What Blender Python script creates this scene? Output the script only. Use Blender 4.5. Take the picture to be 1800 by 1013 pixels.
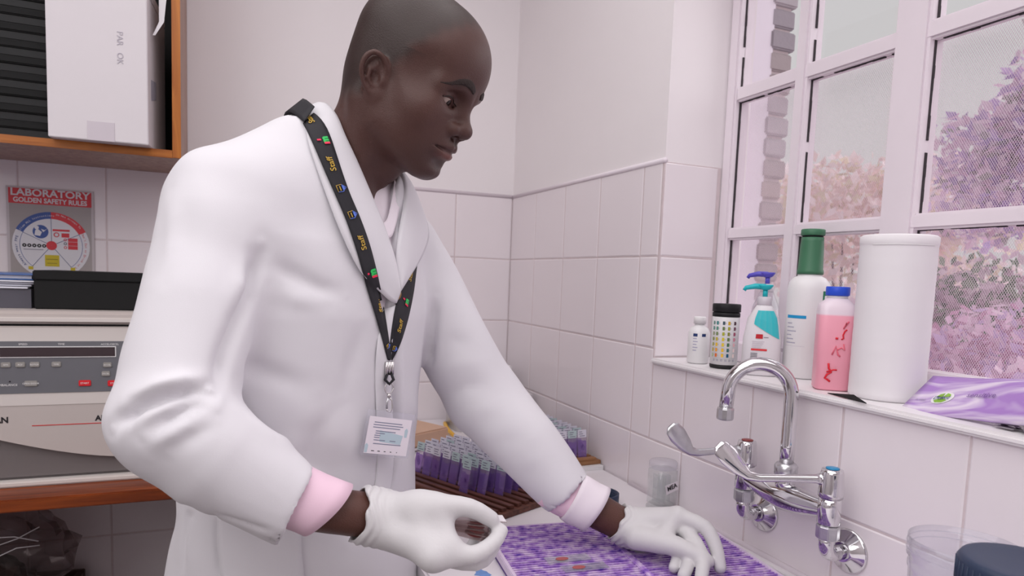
import bpy, bmesh, math, random
import numpy as np
from mathutils import Vector, Matrix
from mathutils.bvhtree import BVHTree

for o in list(bpy.data.objects):
    bpy.data.objects.remove(o, do_unlink=True)
scene = bpy.context.scene
COL = scene.collection
random.seed(7)
rng = np.random.default_rng(7)

# ------------------------------------------------------------------ camera
cam_data = bpy.data.cameras.new('camera')
cam = bpy.data.objects.new('camera', cam_data)
COL.objects.link(cam)
scene.camera = cam
az, pit, rol = 0.39928, -0.09168, 0.03782
fw = Vector((math.sin(az) * math.cos(pit), math.cos(az) * math.cos(pit), math.sin(pit)))
rt = Vector((math.cos(az), -math.sin(az), 0.0))
up = rt.cross(fw)
r2 = math.cos(rol) * rt + math.sin(rol) * up
u2 = -math.sin(rol) * rt + math.cos(rol) * up
mw = Matrix((r2, u2, -fw)).transposed().to_4x4()
mw.translation = Vector((-0.8577, -2.0706, 1.3616))
cam.matrix_world = mw
cam_data.sensor_width = 36.0
cam_data.lens = 36.0 * 1190.77 / 1800.0
cam_data.shift_y = 91.5 / 1800.0
cam_data.clip_start = 0.02
cam_data.dof.use_dof = True
cam_data.dof.focus_distance = 1.0
cam_data.dof.aperture_fstop = 8.0

# ------------------------------------------------------------------ colour management, world, lights
vs = scene.view_settings
vs.view_transform = 'Standard'
try:
    vs.look = 'None'
except Exception:
    pass
vs.gamma = 1.0
vs.use_curve_mapping = False
vs.exposure = 0.0

world = bpy.data.worlds.new('overcast_sky')
scene.world = world
world.use_nodes = True
bg = world.node_tree.nodes['Background']
bg.inputs['Color'].default_value = (1.0, 0.985, 0.99, 1)
bg.inputs['Strength'].default_value = 0.62

def area_light(name, loc, target, size, size_y, power, color=(1, 1, 1)):
    d = bpy.data.lights.new(name, 'AREA')
    d.shape = 'RECTANGLE'
    d.size = size
    d.size_y = size_y
    d.energy = power
    d.color = color
    o = bpy.data.objects.new(name, d)
    COL.objects.link(o)
    o.location = loc
    o.rotation_euler = (Vector(target) - Vector(loc)).to_track_quat('-Z', 'Y').to_euler()
    return o

area_light('ceiling_light_panel', (-1.2, -1.8, 2.62), (-1.2, -1.8, 0), 2.2, 2.2, 28.5, (1.0, 0.985, 0.99))
area_light('front_bounce_light', (-2.5, -2.7, 2.5), (-0.2, -0.9, 1.1), 1.6, 1.4, 21.0, (1.0, 0.985, 0.99))
sun_d = bpy.data.lights.new('hazy_daylight', 'SUN')
sun_d.energy = 2.0
sun_d.angle = math.radians(70)
sun_d.color = (1.0, 0.97, 0.99)
sun = bpy.data.objects.new('hazy_daylight', sun_d)
COL.objects.link(sun)
sun.rotation_euler = Vector((-1.0, 0.15, -0.62)).to_track_quat('-Z', 'Y').to_euler()

# ------------------------------------------------------------------ materials
def lin(c):
    c = c / 255.0
    return c / 12.92 if c <= 0.04045 else ((c + 0.055) / 1.055) ** 2.4

def rgb(r, g, b):
    return (lin(r), lin(g), lin(b), 1.0)

MATS = {}

def mat(name, col, rough=0.5, metal=0.0, noise=0.0, scale=20.0, bump=0.0, bscale=60.0, spec=0.5, sheen=0.0,
        sss=0.0, trans=0.0, ior=1.45, coat=0.0):
    m = bpy.data.materials.new(name)
    m.use_nodes = True
    nt = m.node_tree
    b = nt.nodes['Principled BSDF']
    b.inputs['Base Color'].default_value = col
    b.inputs['Roughness'].default_value = rough
    b.inputs['Metallic'].default_value = metal
    b.inputs['Specular IOR Level'].default_value = spec
    b.inputs['IOR'].default_value = ior
    if sheen:
        b.inputs['Sheen Weight'].default_value = sheen
    if trans:
        b.inputs['Transmission Weight'].default_value = trans
    if coat:
        b.inputs['Coat Weight'].default_value = coat
    if sss:
        b.inputs['Subsurface Weight'].default_value = sss
        b.inputs['Subsurface Radius'].default_value = (0.02, 0.008, 0.005)
        b.inputs['Subsurface Scale'].default_value = 0.3
    tc = nt.nodes.new('ShaderNodeTexCoord')
    if noise:
        n = nt.nodes.new('ShaderNodeTexNoise')
        n.inputs['Scale'].default_value = scale
        n.inputs['Detail'].default_value = 5
        nt.links.new(tc.outputs['Object'], n.inputs['Vector'])
        r = nt.nodes.new('ShaderNodeMix')
        r.data_type = 'RGBA'
        r.inputs[6].default_value = tuple(max(0, c * (1 - noise)) for c in col[:3]) + (1,)
        r.inputs[7].default_value = tuple(min(1, c * (1 + noise)) for c in col[:3]) + (1,)
        nt.links.new(n.outputs['Fac'], r.inputs[0])
        nt.links.new(r.outputs[2], b.inputs['Base Color'])
    if bump:
        n2 = nt.nodes.new('ShaderNodeTexNoise')
        n2.inputs['Scale'].default_value = bscale
        n2.inputs['Detail'].default_value = 4
        nt.links.new(tc.outputs['Object'], n2.inputs['Vector'])
        bp = nt.nodes.new('ShaderNodeBump')
        bp.inputs['Strength'].default_value = bump
        bp.inputs['Distance'].default_value = 0.003
        nt.links.new(n2.outputs['Fac'], bp.inputs['Height'])
        nt.links.new(bp.outputs['Normal'], b.inputs['Normal'])
    MATS[name] = m
    return m

def attr_mat(name, rough=0.5, spec=0.4, bump=0.0, bscale=300.0):
    """material whose base colour is the mesh's own colour attribute (print, stain, skin tone)"""
    m = mat(name, (1, 1, 1, 1), rough, spec=spec, bump=bump, bscale=bscale)
    nt = m.node_tree
    a = nt.nodes.new('ShaderNodeAttribute')
    a.attribute_name = 'Col'
    nt.links.new(a.outputs['Color'], nt.nodes['Principled BSDF'].inputs['Base Color'])
    return m

def clear_mat(name, tint, glossy=0.12, rough=0.02, body=0.0, bodycol=(1, 1, 1, 1)):
    """thin clear glass or plastic: transparent with a fresnel gloss and some milky body"""
    m = bpy.data.materials.new(name)
    m.use_nodes = True
    nt = m.node_tree
    for n in list(nt.nodes):
        nt.nodes.remove(n)
    out = nt.nodes.new('ShaderNodeOutputMaterial')
    tr = nt.nodes.new('ShaderNodeBsdfTransparent')
    tr.inputs['Color'].default_value = tint
    df = nt.nodes.new('ShaderNodeBsdfPrincipled')
    df.inputs['Base Color'].default_value = bodycol
    df.inputs['Roughness'].default_value = 0.3
    m1 = nt.nodes.new('ShaderNodeMixShader')
    m1.inputs[0].default_value = body
    gl = nt.nodes.new('ShaderNodeBsdfGlossy')
    gl.inputs['Roughness'].default_value = rough
    lw = nt.nodes.new('ShaderNodeLayerWeight')
    lw.inputs['Blend'].default_value = 0.5
    pw = nt.nodes.new('ShaderNodeMath')
    pw.operation = 'POWER'
    pw.inputs[1].default_value = 4.0
    nt.links.new(lw.outputs['Facing'], pw.inputs[0])
    mul = nt.nodes.new('ShaderNodeMath')
    mul.operation = 'MULTIPLY_ADD'
    mul.inputs[1].default_value = 0.6
    mul.inputs[2].default_value = glossy * 0.25
    nt.links.new(pw.outputs[0], mul.inputs[0])
    m2 = nt.nodes.new('ShaderNodeMixShader')
    nt.links.new(tr.outputs[0], m1.inputs[1])
    nt.links.new(df.outputs[0], m1.inputs[2])
    nt.links.new(mul.outputs[0], m2.inputs[0])
    nt.links.new(m1.outputs[0], m2.inputs[1])
    nt.links.new(gl.outputs[0], m2.inputs[2])
    nt.links.new(m2.outputs[0], out.inputs['Surface'])
    MATS[name] = m
    return m

def wood_mat(name, c1, c2, axis, rough=0.4, scale=14.0):
    m = mat(name, c1, rough)
    nt = m.node_tree
    b = nt.nodes['Principled BSDF']
    tc = nt.nodes.new('ShaderNodeTexCoord')
    mp = nt.nodes.new('ShaderNodeMapping')
    s = [scale, scale, scale]
    s['xyz'.index(axis)] = scale * 0.06
    mp.inputs['Scale'].default_value = s
    n = nt.nodes.new('ShaderNodeTexNoise')
    n.inputs['Scale'].default_value = 4.0
    n.inputs['Detail'].default_value = 8
    n.inputs['Distortion'].default_value = 1.2
    cr = nt.nodes.new('ShaderNodeValToRGB')
    cr.color_ramp.elements[0].color = c1
    cr.color_ramp.elements[1].color = c2
    cr.color_ramp.elements[0].position = 0.35
    cr.color_ramp.elements[1].position = 0.65
    nt.links.new(tc.outputs['Object'], mp.inputs['Vector'])
    nt.links.new(mp.outputs[0], n.inputs['Vector'])
    nt.links.new(n.outputs['Fac'], cr.inputs[0])
    nt.links.new(cr.outputs[0], b.inputs['Base Color'])
    return m

mat('plaster', rgb(240, 234, 236), 0.75, bump=0.15, bscale=25, noise=0.02, scale=6)
mat('ceiling_paint', rgb(235, 232, 232), 0.9)
mat('tile', rgb(238, 230, 234), 0.16, noise=0.012, scale=3, bump=0.03, bscale=12)
mat('grout', rgb(216, 202, 204), 0.9, noise=0.12, scale=40, bump=0.3, bscale=80)
mat('floor_vinyl', rgb(120, 112, 110), 0.5, noise=0.1)
mat('white_paint', rgb(234, 224, 231), 0.45, noise=0.02, bump=0.1, bscale=30)
mat('sill_paint', rgb(238, 234, 236), 0.35, noise=0.02)
mat('counter', rgb(234, 228, 232), 0.3, noise=0.02, scale=5)
mat('putty_dark', rgb(58, 52, 56), 0.9)
mat('chrome', (0.72, 0.71, 0.73, 1), 0.09, 1.0, bump=0.02, bscale=40)
mat('chrome_worn', (0.6, 0.6, 0.62, 1), 0.28, 1.0, bump=0.15, bscale=120, noise=0.2, scale=60)
mat('steel', (0.6, 0.58, 0.58, 1), 0.25, 1.0)
mat('black_plastic', rgb(20, 20, 22), 0.6)
mat('black_matte', rgb(15, 15, 16), 0.8)
mat('navy_plastic', rgb(38, 52, 78), 0.45, noise=0.08)
mat('white_plastic', rgb(236, 234, 235), 0.35)
mat('white_card', rgb(222, 216, 220), 0.7, noise=0.01)
mat('beige_case', rgb(200, 190, 186), 0.45, bump=0.03, bscale=300)
mat('beige_case_light', rgb(222, 214, 210), 0.4)
mat('grey_case', rgb(118, 112, 112), 0.5, bump=0.04, bscale=300)
mat('panel_grey', rgb(112, 112, 118), 0.5)
mat('display_dark', rgb(66, 54, 58), 0.25)
mat('key_grey', rgb(158, 154, 150), 0.45)
mat('key_red', rgb(226, 40, 50), 0.4)
mat('red_ink', rgb(206, 40, 40), 0.5)
mat('white_ink', rgb(238, 236, 236), 0.5)
mat('black_ink', rgb(38, 34, 38), 0.5)
mat('blue_ink', rgb(40, 62, 130), 0.5)
mat('grey_ink', rgb(150, 146, 160), 0.6)
mat('gold_ink', rgb(196, 160, 60), 0.45)
mat('green_ink', rgb(40, 190, 90), 0.45)
mat('crimson_ink', rgb(232, 30, 80), 0.45)
wood_mat('wood_orange', rgb(196, 122, 50), rgb(160, 88, 30), 'z', 0.35)
wood_mat('wood_orange_x', rgb(192, 118, 48), rgb(150, 82, 28), 'x', 0.35)
wood_mat('wood_side', rgb(178, 148, 134), rgb(152, 122, 110), 'z', 0.5)
wood_mat('bench_wood', rgb(148, 70, 26), rgb(92, 34, 12), 'x', 0.35)
wood_mat('rack_wood', rgb(110, 66, 52), rgb(72, 42, 36), 'x', 0.5, 22)
wood_mat('rack_wood_light', rgb(168, 122, 82), rgb(122, 80, 52), 'x', 0.5, 22)
clear_mat('pane_glass', (0.99, 0.985, 0.99, 1), 0.1)
clear_mat('clear_glass', (0.97, 0.98, 0.98, 1), 0.22, 0.03, 0.14, (0.88, 0.9, 0.9, 1))
clear_mat('clear_plastic', (0.96, 0.96, 0.98, 1), 0.15, 0.08, 0.10, (0.82, 0.80, 0.86, 1))
clear_mat('bag_film', (0.70, 0.64, 0.64, 1), 0.2, 0.15, 0.05, (0.5, 0.45, 0.45, 1))
attr_mat('print', 0.55)

# ------------------------------------------------------------------ mesh helpers
def new_obj(name, me, parent=None, material=None):
    o = bpy.data.objects.new(name, me)
    COL.objects.link(o)
    if parent is not None:
        o.parent = parent
    if material is not None and me is not None:
        me.materials.append(MATS[material] if isinstance(material, str) else material)
    return o

def thing(name, label, cat, loc=(0, 0, 0), rotz=0.0, group=None, kind=None):
    o = bpy.data.objects.new(name, None)
    COL.objects.link(o)
    o.empty_display_size = 0.02
    o.location = loc
    o.rotation_euler = (0, 0, rotz)
    if kind:
        o['kind'] = kind
        o['label'] = label
    else:
        tag(o, label, cat, group)
    return o

def tag(o, label, cat=None, group=None, kind=None):
    o['label'] = label
    if cat:
        o['category'] = cat
    if group:
        o['group'] = group
    if kind:
        o['kind'] = kind
    return o

def struct(o, label=None):
    o['kind'] = 'structure'
    if label:
        o['label'] = label
    return o

class MB:
    def __init__(self):
        self.v = []
        self.f = []
        self.c = []      # colour per face or None
        self.sm = []

    def add(self, vs_, fs_, col=None, smooth=False, M=None):
        n = len(self.v)
        for p in vs_:
            p = Vector(p)
            if M is not None:
                p = M @ p
            self.v.append(tuple(p))
        for f in fs_:
            self.f.append(tuple(i + n for i in f))
            self.c.append(col)
            self.sm.append(smooth)
        return self

    def box(self, lo, hi, col=None, M=None):
        x0, y0, z0 = lo
        x1, y1, z1 = hi
        vs_ = [(x0, y0, z0), (x1, y0, z0), (x1, y1, z0), (x0, y1, z0), (x0, y0, z1), (x1, y0, z1), (x1, y1, z1), (x0, y1, z1)]
        fs_ = [(0, 3, 2, 1), (4, 5, 6, 7), (0, 1, 5, 4), (1, 2, 6, 5), (2, 3, 7, 6), (3, 0, 4, 7)]
        return self.add(vs_, fs_, col, False, M)

    def lathe(self, prof, seg=32, M=None, col=None, cap=True, smooth=True):
        vs_, fs_ = [], []
        for (r, z) in prof:
            for k in range(seg):
                a = 2 * math.pi * k / seg
                vs_.append((r * math.cos(a), r * math.sin(a), z))
        for i in range(len(prof) - 1):
            for k in range(seg):
                k2 = (k + 1) % seg
                fs_.append((i * seg + k, i * seg + k2, (i + 1) * seg + k2, (i + 1) * seg + k))
        self.add(vs_, fs_, col, smooth, M)
        if cap:
            n = len(self.v) - len(vs_)
            self.f.append(tuple(n + k for k in reversed(range(seg))))
            self.f.append(tuple(n + (len(prof) - 1) * seg + k for k in range(seg)))
            self.c += [col, col]
            self.sm += [False, False]
        return self

    def loft(self, secs, seg=40, M=None, col=None, smooth=True):
        """secs: (z, rx, ry, power, dx, dy) superellipse sections"""
        vs_, fs_ = [], []
        for s in secs:
            z, rx, ry, p = s[:4]
            dx, dy = (s[4], s[5]) if len(s) > 5 else (0, 0)
            for k in range(seg):
                a = 2 * math.pi * k / seg
                ca, sa = math.cos(a), math.sin(a)
                vs_.append((dx + rx * math.copysign(abs(ca) ** (2 / p), ca), dy + ry * math.copysign(abs(sa) ** (2 / p), sa), z))
        n = len(secs)
        for i in range(n - 1):
            for k in range(seg):
                k2 = (k + 1) % seg
                fs_.append((i * seg + k, i * seg + k2, (i + 1) * seg + k2, (i + 1) * seg + k))
        fs_.append(tuple(reversed(range(seg))))
        fs_.append(tuple((n - 1) * seg + k for k in range(seg)))
        return self.add(vs_, fs_, col, smooth, M)

    def tube(self, pts, rad, seg=16, M=None, col=None, smooth=True, flat=1.0, ref=None):
        pts = [Vector(p) for p in pts]
        n = len(pts)
        if not hasattr(rad, '__len__'):
            rad = [rad] * n
        T = []
        for i in range(n):
            a = pts[max(0, i - 1)]
            b = pts[min(n - 1, i + 1)]
            T.append((b - a).normalized())
        N = Vector(ref) if ref is not None else (Vector((0, 0, 1)) if abs(T[0].z) < 0.9 else Vector((1, 0, 0)))
        vs_, fs_ = [], []
        for i in range(n):
            N = (N - T[i] * N.dot(T[i])).normalized()
            B = T[i].cross(N)
            for k in range(seg):
                a = 2 * math.pi * k / seg
                vs_.append(tuple(pts[i] + N * (rad[i] * flat * math.cos(a)) + B * (rad[i] * math.sin(a))))
        for i in range(n - 1):
            for k in range(seg):
                k2 = (k + 1) % seg
                fs_.append((i * seg + k, i * seg + k2, (i + 1) * seg + k2, (i + 1) * seg + k))
        fs_.append(tuple(reversed(range(seg))))
        fs_.append(tuple((n - 1) * seg + k for k in range(seg)))
        return self.add(vs_, fs_, col, smooth, M)

    def poly(self, outline, z0, z1, M=None, col=None):
        n = len(outline)
        vs_ = [(x, y, z0) for x, y in outline] + [(x, y, z1) for x, y in outline]
        fs_ = [tuple(reversed(range(n))), tuple(range(n, 2 * n))]
        for k in range(n):
            k2 = (k + 1) % n
            fs_.append((k, k2, n + k2, n + k))
        return self.add(vs_, fs_, col, False, M)

    def mesh(self, name):
        me = bpy.data.meshes.new(name)
        me.from_pydata(self.v, [], self.f)
        if any(c is not None for c in self.c):
            ca = me.color_attributes.new('Col', 'FLOAT_COLOR', 'CORNER')
            i = 0
            for pi, p in enumerate(me.polygons):
                c = self.c[pi] or (0.8, 0.8, 0.8, 1)
                for _ in range(p.loop_total):
                    ca.data[i].color = c
                    i += 1
        me.polygons.foreach_set('use_smooth', self.sm)
        me.update()
        return me

    def build(self, name, material, parent=None, bevel=0.0, bseg=2, fix=True):
        me = self.mesh(name)
        if fix or bevel:
            bm = bmesh.new()
            bm.from_mesh(me)
            bmesh.ops.recalc_face_normals(bm, faces=bm.faces)
            if bevel:
                es = [e for e in bm.edges if len(e.link_faces) == 2 and e.calc_face_angle(0) > 0.6]
                bmesh.ops.bevel(bm, geom=es, offset=bevel, segments=bseg, affect='EDGES', clamp_overlap=True)
            bm.to_mesh(me)
            bm.free()
        if bevel:
            me.polygons.foreach_set('use_smooth', [False] * len(me.polygons))
        return new_obj(name, me, parent, material)

def text_obj(name, s, size, M, material, parent=None, extrude=0.0002, align='CENTER', bold=0.0, sx=1.0):
    cu = bpy.data.curves.new(name, 'FONT')
    cu.body = s
    cu.size = size
    cu.extrude = extrude
    cu.offset = bold
    cu.resolution_u = 3
    cu.align_x = align
    cu.align_y = 'CENTER'
    o = bpy.data.objects.new(name, cu)
    COL.objects.link(o)
    me = bpy.data.meshes.new_from_object(o)
    bpy.data.objects.remove(o, do_unlink=True)
    me.transform(M @ Matrix.Diagonal((sx, 1, 1, 1)))
    r = new_obj(name, me, parent, None)
    me.materials.clear()
    me.materials.append(MATS[material])
    return r

def frame(origin, xdir, ydir):
    x = Vector(xdir).normalized()
    y = Vector(ydir)
    y = (y - x * y.dot(x)).normalized()
    z = x.cross(y)
    m = Matrix((x, y, z)).transposed().to_4x4()
    m.translation = Vector(origin)
    return m

def copy_tree(o, parent=None):
    c = o.copy()
    COL.objects.link(c)
    c.parent = parent
    for ch in list(o.children):
        copy_tree(ch, c)
    return c

# ------------------------------------------------------------------ room shell
J1 = 1.42           # height of the tile joint used as datum
TW, TH, GAP = 0.1915, 0.20, 0.0034
SILL = 1.188
JY = -0.835         # far reveal of the window opening
WY1 = -2.6          # near end of the window opening
WTOP = 2.12

b = MB().box((-3.2, -4.0, -0.1), (0.25, 0.25, 0.0))
struct(b.build('floor', 'floor_vinyl'), 'grey vinyl floor')
b = MB().box((-3.2, -4.0, 2.7), (0.25, 0.25, 2.8))
struct(b.build('ceiling', 'ceiling_paint'), 'white painted ceiling')
b = MB().box((-3.2, 0.002, 0.0), (0.25, 0.2, 2.7))
wall_back = struct(b.build('wall_back', 'plaster'), 'pale back wall tiled below and plastered above')
b = MB().box((-3.3, -4.0, 0.0), (-3.2, 0.25, 2.7))
struct(b.build('wall_left', 'plaster'), 'plain plastered side wall')
b = MB().box((-3.2, -4.1, 0.0), (0.25, -4.0, 2.7))
struct(b.build('wall_front', 'plaster'), 'plain plastered wall behind the viewer')
b = MB()
b.box((0.002, -4.0, 0.0), (0.22, 0.002, SILL))
b.box((0.002, -4.0, WTOP), (0.22, 0.002, 2.7))
b.box((0.002, JY, SILL), (0.22, 0.002, WTOP))
b.box((0.002, -4.0, SILL), (0.22, WY1, WTOP))
wall_right = struct(b.build('wall_right', 'plaster'), 'window wall tiled below and plastered above')

# grout beds (thin skins the tiles are set in)
g = MB().box((-2.2, 0.0005, 0.3), (0.0, 0.003, J1 + TH))
g.build('grout_bed', 'grout', wall_back)
g = MB()
g.box((0.0005, -2.6, 0.6), (0.003, 0.0, SILL))
g.box((0.0005, JY, SILL), (0.003, 0.0, J1 + TH))
g.box((0.0, JY - 0.0015, SILL), (0.15, JY + 0.001, J1 + TH))
g.build('grout_bed', 'grout', wall_right)

tile_cache = {}
def tile_mesh(w, h):
    key = (round(w, 4), round(h, 4))
    if key in tile_cache:
        return tile_cache[key]
    d, e = 0.0030, 0.0022
    v = [(-w / 2, -h / 2, -0.004), (w / 2, -h / 2, -0.004), (w / 2, h / 2, -0.004), (-w / 2, h / 2, -0.004),
         (-w / 2, -h / 2, -d * 0.45), (w / 2, -h / 2, -d * 0.45), (w / 2, h / 2, -d * 0.45), (-w / 2, h / 2, -d * 0.45),
         (-w / 2 + e, -h / 2 + e, 0), (w / 2 - e, -h / 2 + e, 0), (w / 2 - e, h / 2 - e, 0), (-w / 2 + e, h / 2 - e, 0)]
    f = [(8, 9, 10, 11)]
    for k in range(4):
        k2 = (k + 1) % 4
        f += [(k, k2, 4 + k2, 4 + k), (4 + k, 4 + k2, 8 + k2, 8 + k)]
    me = bpy.data.meshes.new('tile')
    me.from_pydata(v, [], f)
    me.materials.append(MATS['tile'])
    tile_cache[key] = me
    return me

def put_tile(parent, M, w, h):
    o = bpy.data.objects.new('tile', tile_mesh(w - GAP, h - GAP))
    COL.objects.link(o)
    o.parent = parent
    o.matrix_local = M @ Matrix.Rotation(random.uniform(-.002, .002), 4, 'X') @ Matrix.Rotation(random.uniform(-.002, .002), 4, 'Y')

rows = [(J1, J1 + TH), (J1 - TH, J1), (J1 - 2 * TH, J1 - TH), (J1 - 3 * TH, J1 - 2 * TH), (J1 - 4 * TH, J1 - 3 * TH), (J1 - 5 * TH, J1 - 4 * TH)]
# back wall
xs = [0.0] + [-0.1927 - TW * k for k in range(0, 11)]
for (z0, z1) in rows:
    for a, c in zip(xs[:-1], xs[1:]):
        w, h = a - c, z1 - z0
        put_tile(wall_back, frame(((a + c) / 2, -0.0008, (z0 + z1) / 2), (1, 0, 0), (0, 0, 1)), w, h)
# window wall, far part beside the window and the band below the sill
ys = [0.0] + [-0.1863 - TW * k for k in range(0, 13)]
for (z0, z1) in rows[:4]:
    for a, c in zip(ys[:-1], ys[1:]):
        aa, cc, zz1 = a, c, z1
        if z1 > SILL + 0.001:
            if a <= JY + 0.001 and z0 >= SILL:
                continue
            if z0 >= SILL:
                cc = max(c, JY + 0.004)
            elif c < JY:
                if a > JY:      # the tile notched by the sill corner: two pieces meet flush
                    put_tile(wall_right, frame((-0.0008, (a + JY) / 2, (z0 + z1) / 2), (0, -1, 0), (0, 0, 1)), a - JY, z1 - z0)
                    aa = JY
                zz1 = SILL
        put_tile(wall_right, frame((-0.0008, (aa + cc) / 2, (z0 + zz1) / 2), (0, -1, 0), (0, 0, 1)), aa - cc, zz1 - z0)
# reveal tiles
for (z0, z1) in ((SILL + 0.012, J1), (J1, J1 + TH)):
    put_tile(wall_right, frame((0.072, JY - 0.0025, (z0 + z1) / 2), (1, 0, 0), (0, 0, 1)), 0.142, z1 - z0)

# rounded plaster edge above the tiles
b = MB().tube([(0.001, 0.0, J1 + TH + 0.003), (0.001, JY - .002, J1 + TH + 0.003)], 0.006, 10)
struct(b.build('trim_1', 'white_paint'), 'thin white bead above the window wall tiles')
b = MB().tube([(-2.2, 0.001, J1 + TH + 0.003), (0.0, 0.001, J1 + TH + 0.003)], 0.006, 10)
struct(b.build('trim_2', 'white_paint'), 'thin white bead above the back wall tiles')

# window sill ledge
b = MB().box((-0.012, WY1, SILL), (0.16, JY - 0.003, SILL + 0.012))
struct(b.build('trim_3', 'sill_paint', bevel=0.004), 'white painted window sill ledge')

# ------------------------------------------------------------------ steel window
win = struct(thing('window_1', 'white steel window with small panes', None, kind='structure'))
XW = 0.163
def bar(lo, hi, nm='window_bar', bev=0.004):
    return MB().box(lo, hi).build(nm, 'white_paint', win, bevel=bev)
bar((XW - .012, WY1, SILL + .010), (XW + .03, JY, SILL + .052), 'window_frame')
bar((XW - .012, JY - .030, SILL + .05), (XW + .03, JY, WTOP), 'window_frame')
bar((XW - .012, WY1, WTOP - .03), (XW + .03, JY - .03, WTOP), 'window_frame')
hz = [(1.462, 1.488), (1.757, 1.787)]
vz = [(-1.061, -1.031), (-1.306, -1.244), (-1.522, -1.495), (-1.757, -1.695), (-1.975, -1.945), (-2.22, -2.16), (-2.42, -2.39)]
for z0, z1 in hz:
    bar((XW - .010, WY1, z0), (XW + .022, JY - .03, z1))
for y0, y1 in vz:
    bar((XW - .014, y0, SILL + .05), (XW + .026, y1, WTOP - .03), bev=0.005)
yy = [JY - .03] + [v for p in vz for v in (p[1], p[0])] + [WY1]
zz = [SILL + .052, 1.462, 1.488, 1.757, 1.787, WTOP - .03]
putty = MB()
for i in range(0, len(yy) - 1, 2):
    for k in range(0, len(zz), 2):
        y1, y0, z0, z1 = yy[i], yy[i + 1], zz[k], zz[k + 1]
        MB().box((XW + .006, y0, z0), (XW + .009, y1, z1)).build('pane', 'pane_glass', win)
        # cracked dark putty line down the far edge and along the head of each pane
        for edge in (0, 1):
            n = 14
            for s in range(n):
                if random.random() < (0.08 if edge == 0 else 0.15):
                    continue
                w = random.uniform(.0008, .0022)
                if edge == 0:
                    za, zb = z0 + (z1 - z0) * s / n, z0 + (z1 - z0) * (s + 1) / n
                    putty.box((XW + .001, y1 - w, za), (XW + .0055, y1 + .001, zb))
                elif z0 > 1.3 or i > 3:
                    ya, yb = y0 + (y1 - y0) * s / n, y0 + (y1 - y0) * (s + 1) / n
                    putty.box((XW + .001, ya, z1 - w), (XW + .0055, yb, z1 + .001))
putty.build('putty_line', 'putty_dark', win, fix=False)

# woven insect screen behind the panes: crossed diagonal wires
mat('screen_wire', rgb(236, 222, 230), 0.7)
sc = MB()
P, WR = 0.0038, 0.00030
ya, yb, za, zb = -1.95, -0.85, 1.235, 1.770
Lz = zb - za
for sgn in (1, -1):
    k = ya - Lz
    while k < yb + Lz:
        # line y = k + sgn*(z-za)*0.62 clipped to the panel
        pts = []
        sl = 0.62 * sgn
        t0, t1 = 0.0, Lz
        for bound, s in ((ya, 1), (yb, -1)):
            # need s*(k + sl*t - bound) >= 0
            f0 = s * (k - bound)
            f1 = s * sl
            if abs(f1) < 1e-9:
                continue
            tc_ = -f0 / f1
            if f1 > 0:
                t0 = max(t0, tc_)
            else:
                t1 = min(t1, tc_)
        if t1 - t0 > 0.004:
            p0 = Vector((0.208 + 0.0004 * sgn, k + sl * t0, za + t0))
            p1 = Vector((0.208 + 0.0004 * sgn, k + sl * t1, za + t1))
            d = (p1 - p0).normalized()
            nrm = Vector((1, 0, 0))
            bt = d.cross(nrm) * WR
            nn = nrm * WR
            vv = [p0 + bt, p0 - nn, p0 - bt, p0 + nn, p1 + bt, p1 - nn, p1 - bt, p1 + nn]
            sc.add(vv, [(0, 1, 5, 4), (1, 2, 6, 5), (2, 3, 7, 6), (3, 0, 4, 7)])
        k += P
o = sc.build('insect_screen', 'screen_wire', win, fix=False)
o['kind'] = 'stuff'

# ------------------------------------------------------------------ outdoors
mat('yard_ground', rgb(226, 210, 216), 0.9, noise=0.05)
mat('render_white', rgb(238, 230, 240), 0.8, noise=0.03, scale=8)
attr_mat('pillar_brick', 0.9, bump=0.6, bscale=60)
b = MB().box((0.3, -30, -0.3), (40, 30, -0.02))
struct(b.build('ground_outside', 'yard_ground'), 'pale bare ground outside the window')
b = MB().box((0.30, -0.04, -0.02), (1.0, 0.4, 3.2))
struct(b.build('wall_outside', 'render_white'), 'white rendered wall projecting outside the window')
pil = thing('brick_pillar', 'weathered grey brick pillar at the end of the outside wall', 'pillar', (1.062, 0.1, -0.02))
core = MB().box((-.06, -.13, 0), (.022, .28, 3.2)).build('core', 'grout', pil)
z = 0.0
kk = 0
while z < 3.12:
    h = 0.078
    sh = 0.05 if kk % 2 else 0.0
    c = random.choice([rgb(168, 156, 158), rgb(158, 150, 158), rgb(176, 160, 158), rgb(180, 172, 178)])
    MB().box((-.072 - random.uniform(0, .004), -.142 - random.uniform(0, .006), z), (.030 + random.uniform(-.006, .012), .0 + sh, z + h - .012), c).build('brick', 'pillar_brick', pil, bevel=0.006)
    MB().box((-.068, .012 + sh, z), (.030 + random.uniform(-.004, .010), .29, z + h - .012), c).build('brick', 'pillar_brick', pil, bevel=0.006)
    z += h
    kk += 1

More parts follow.
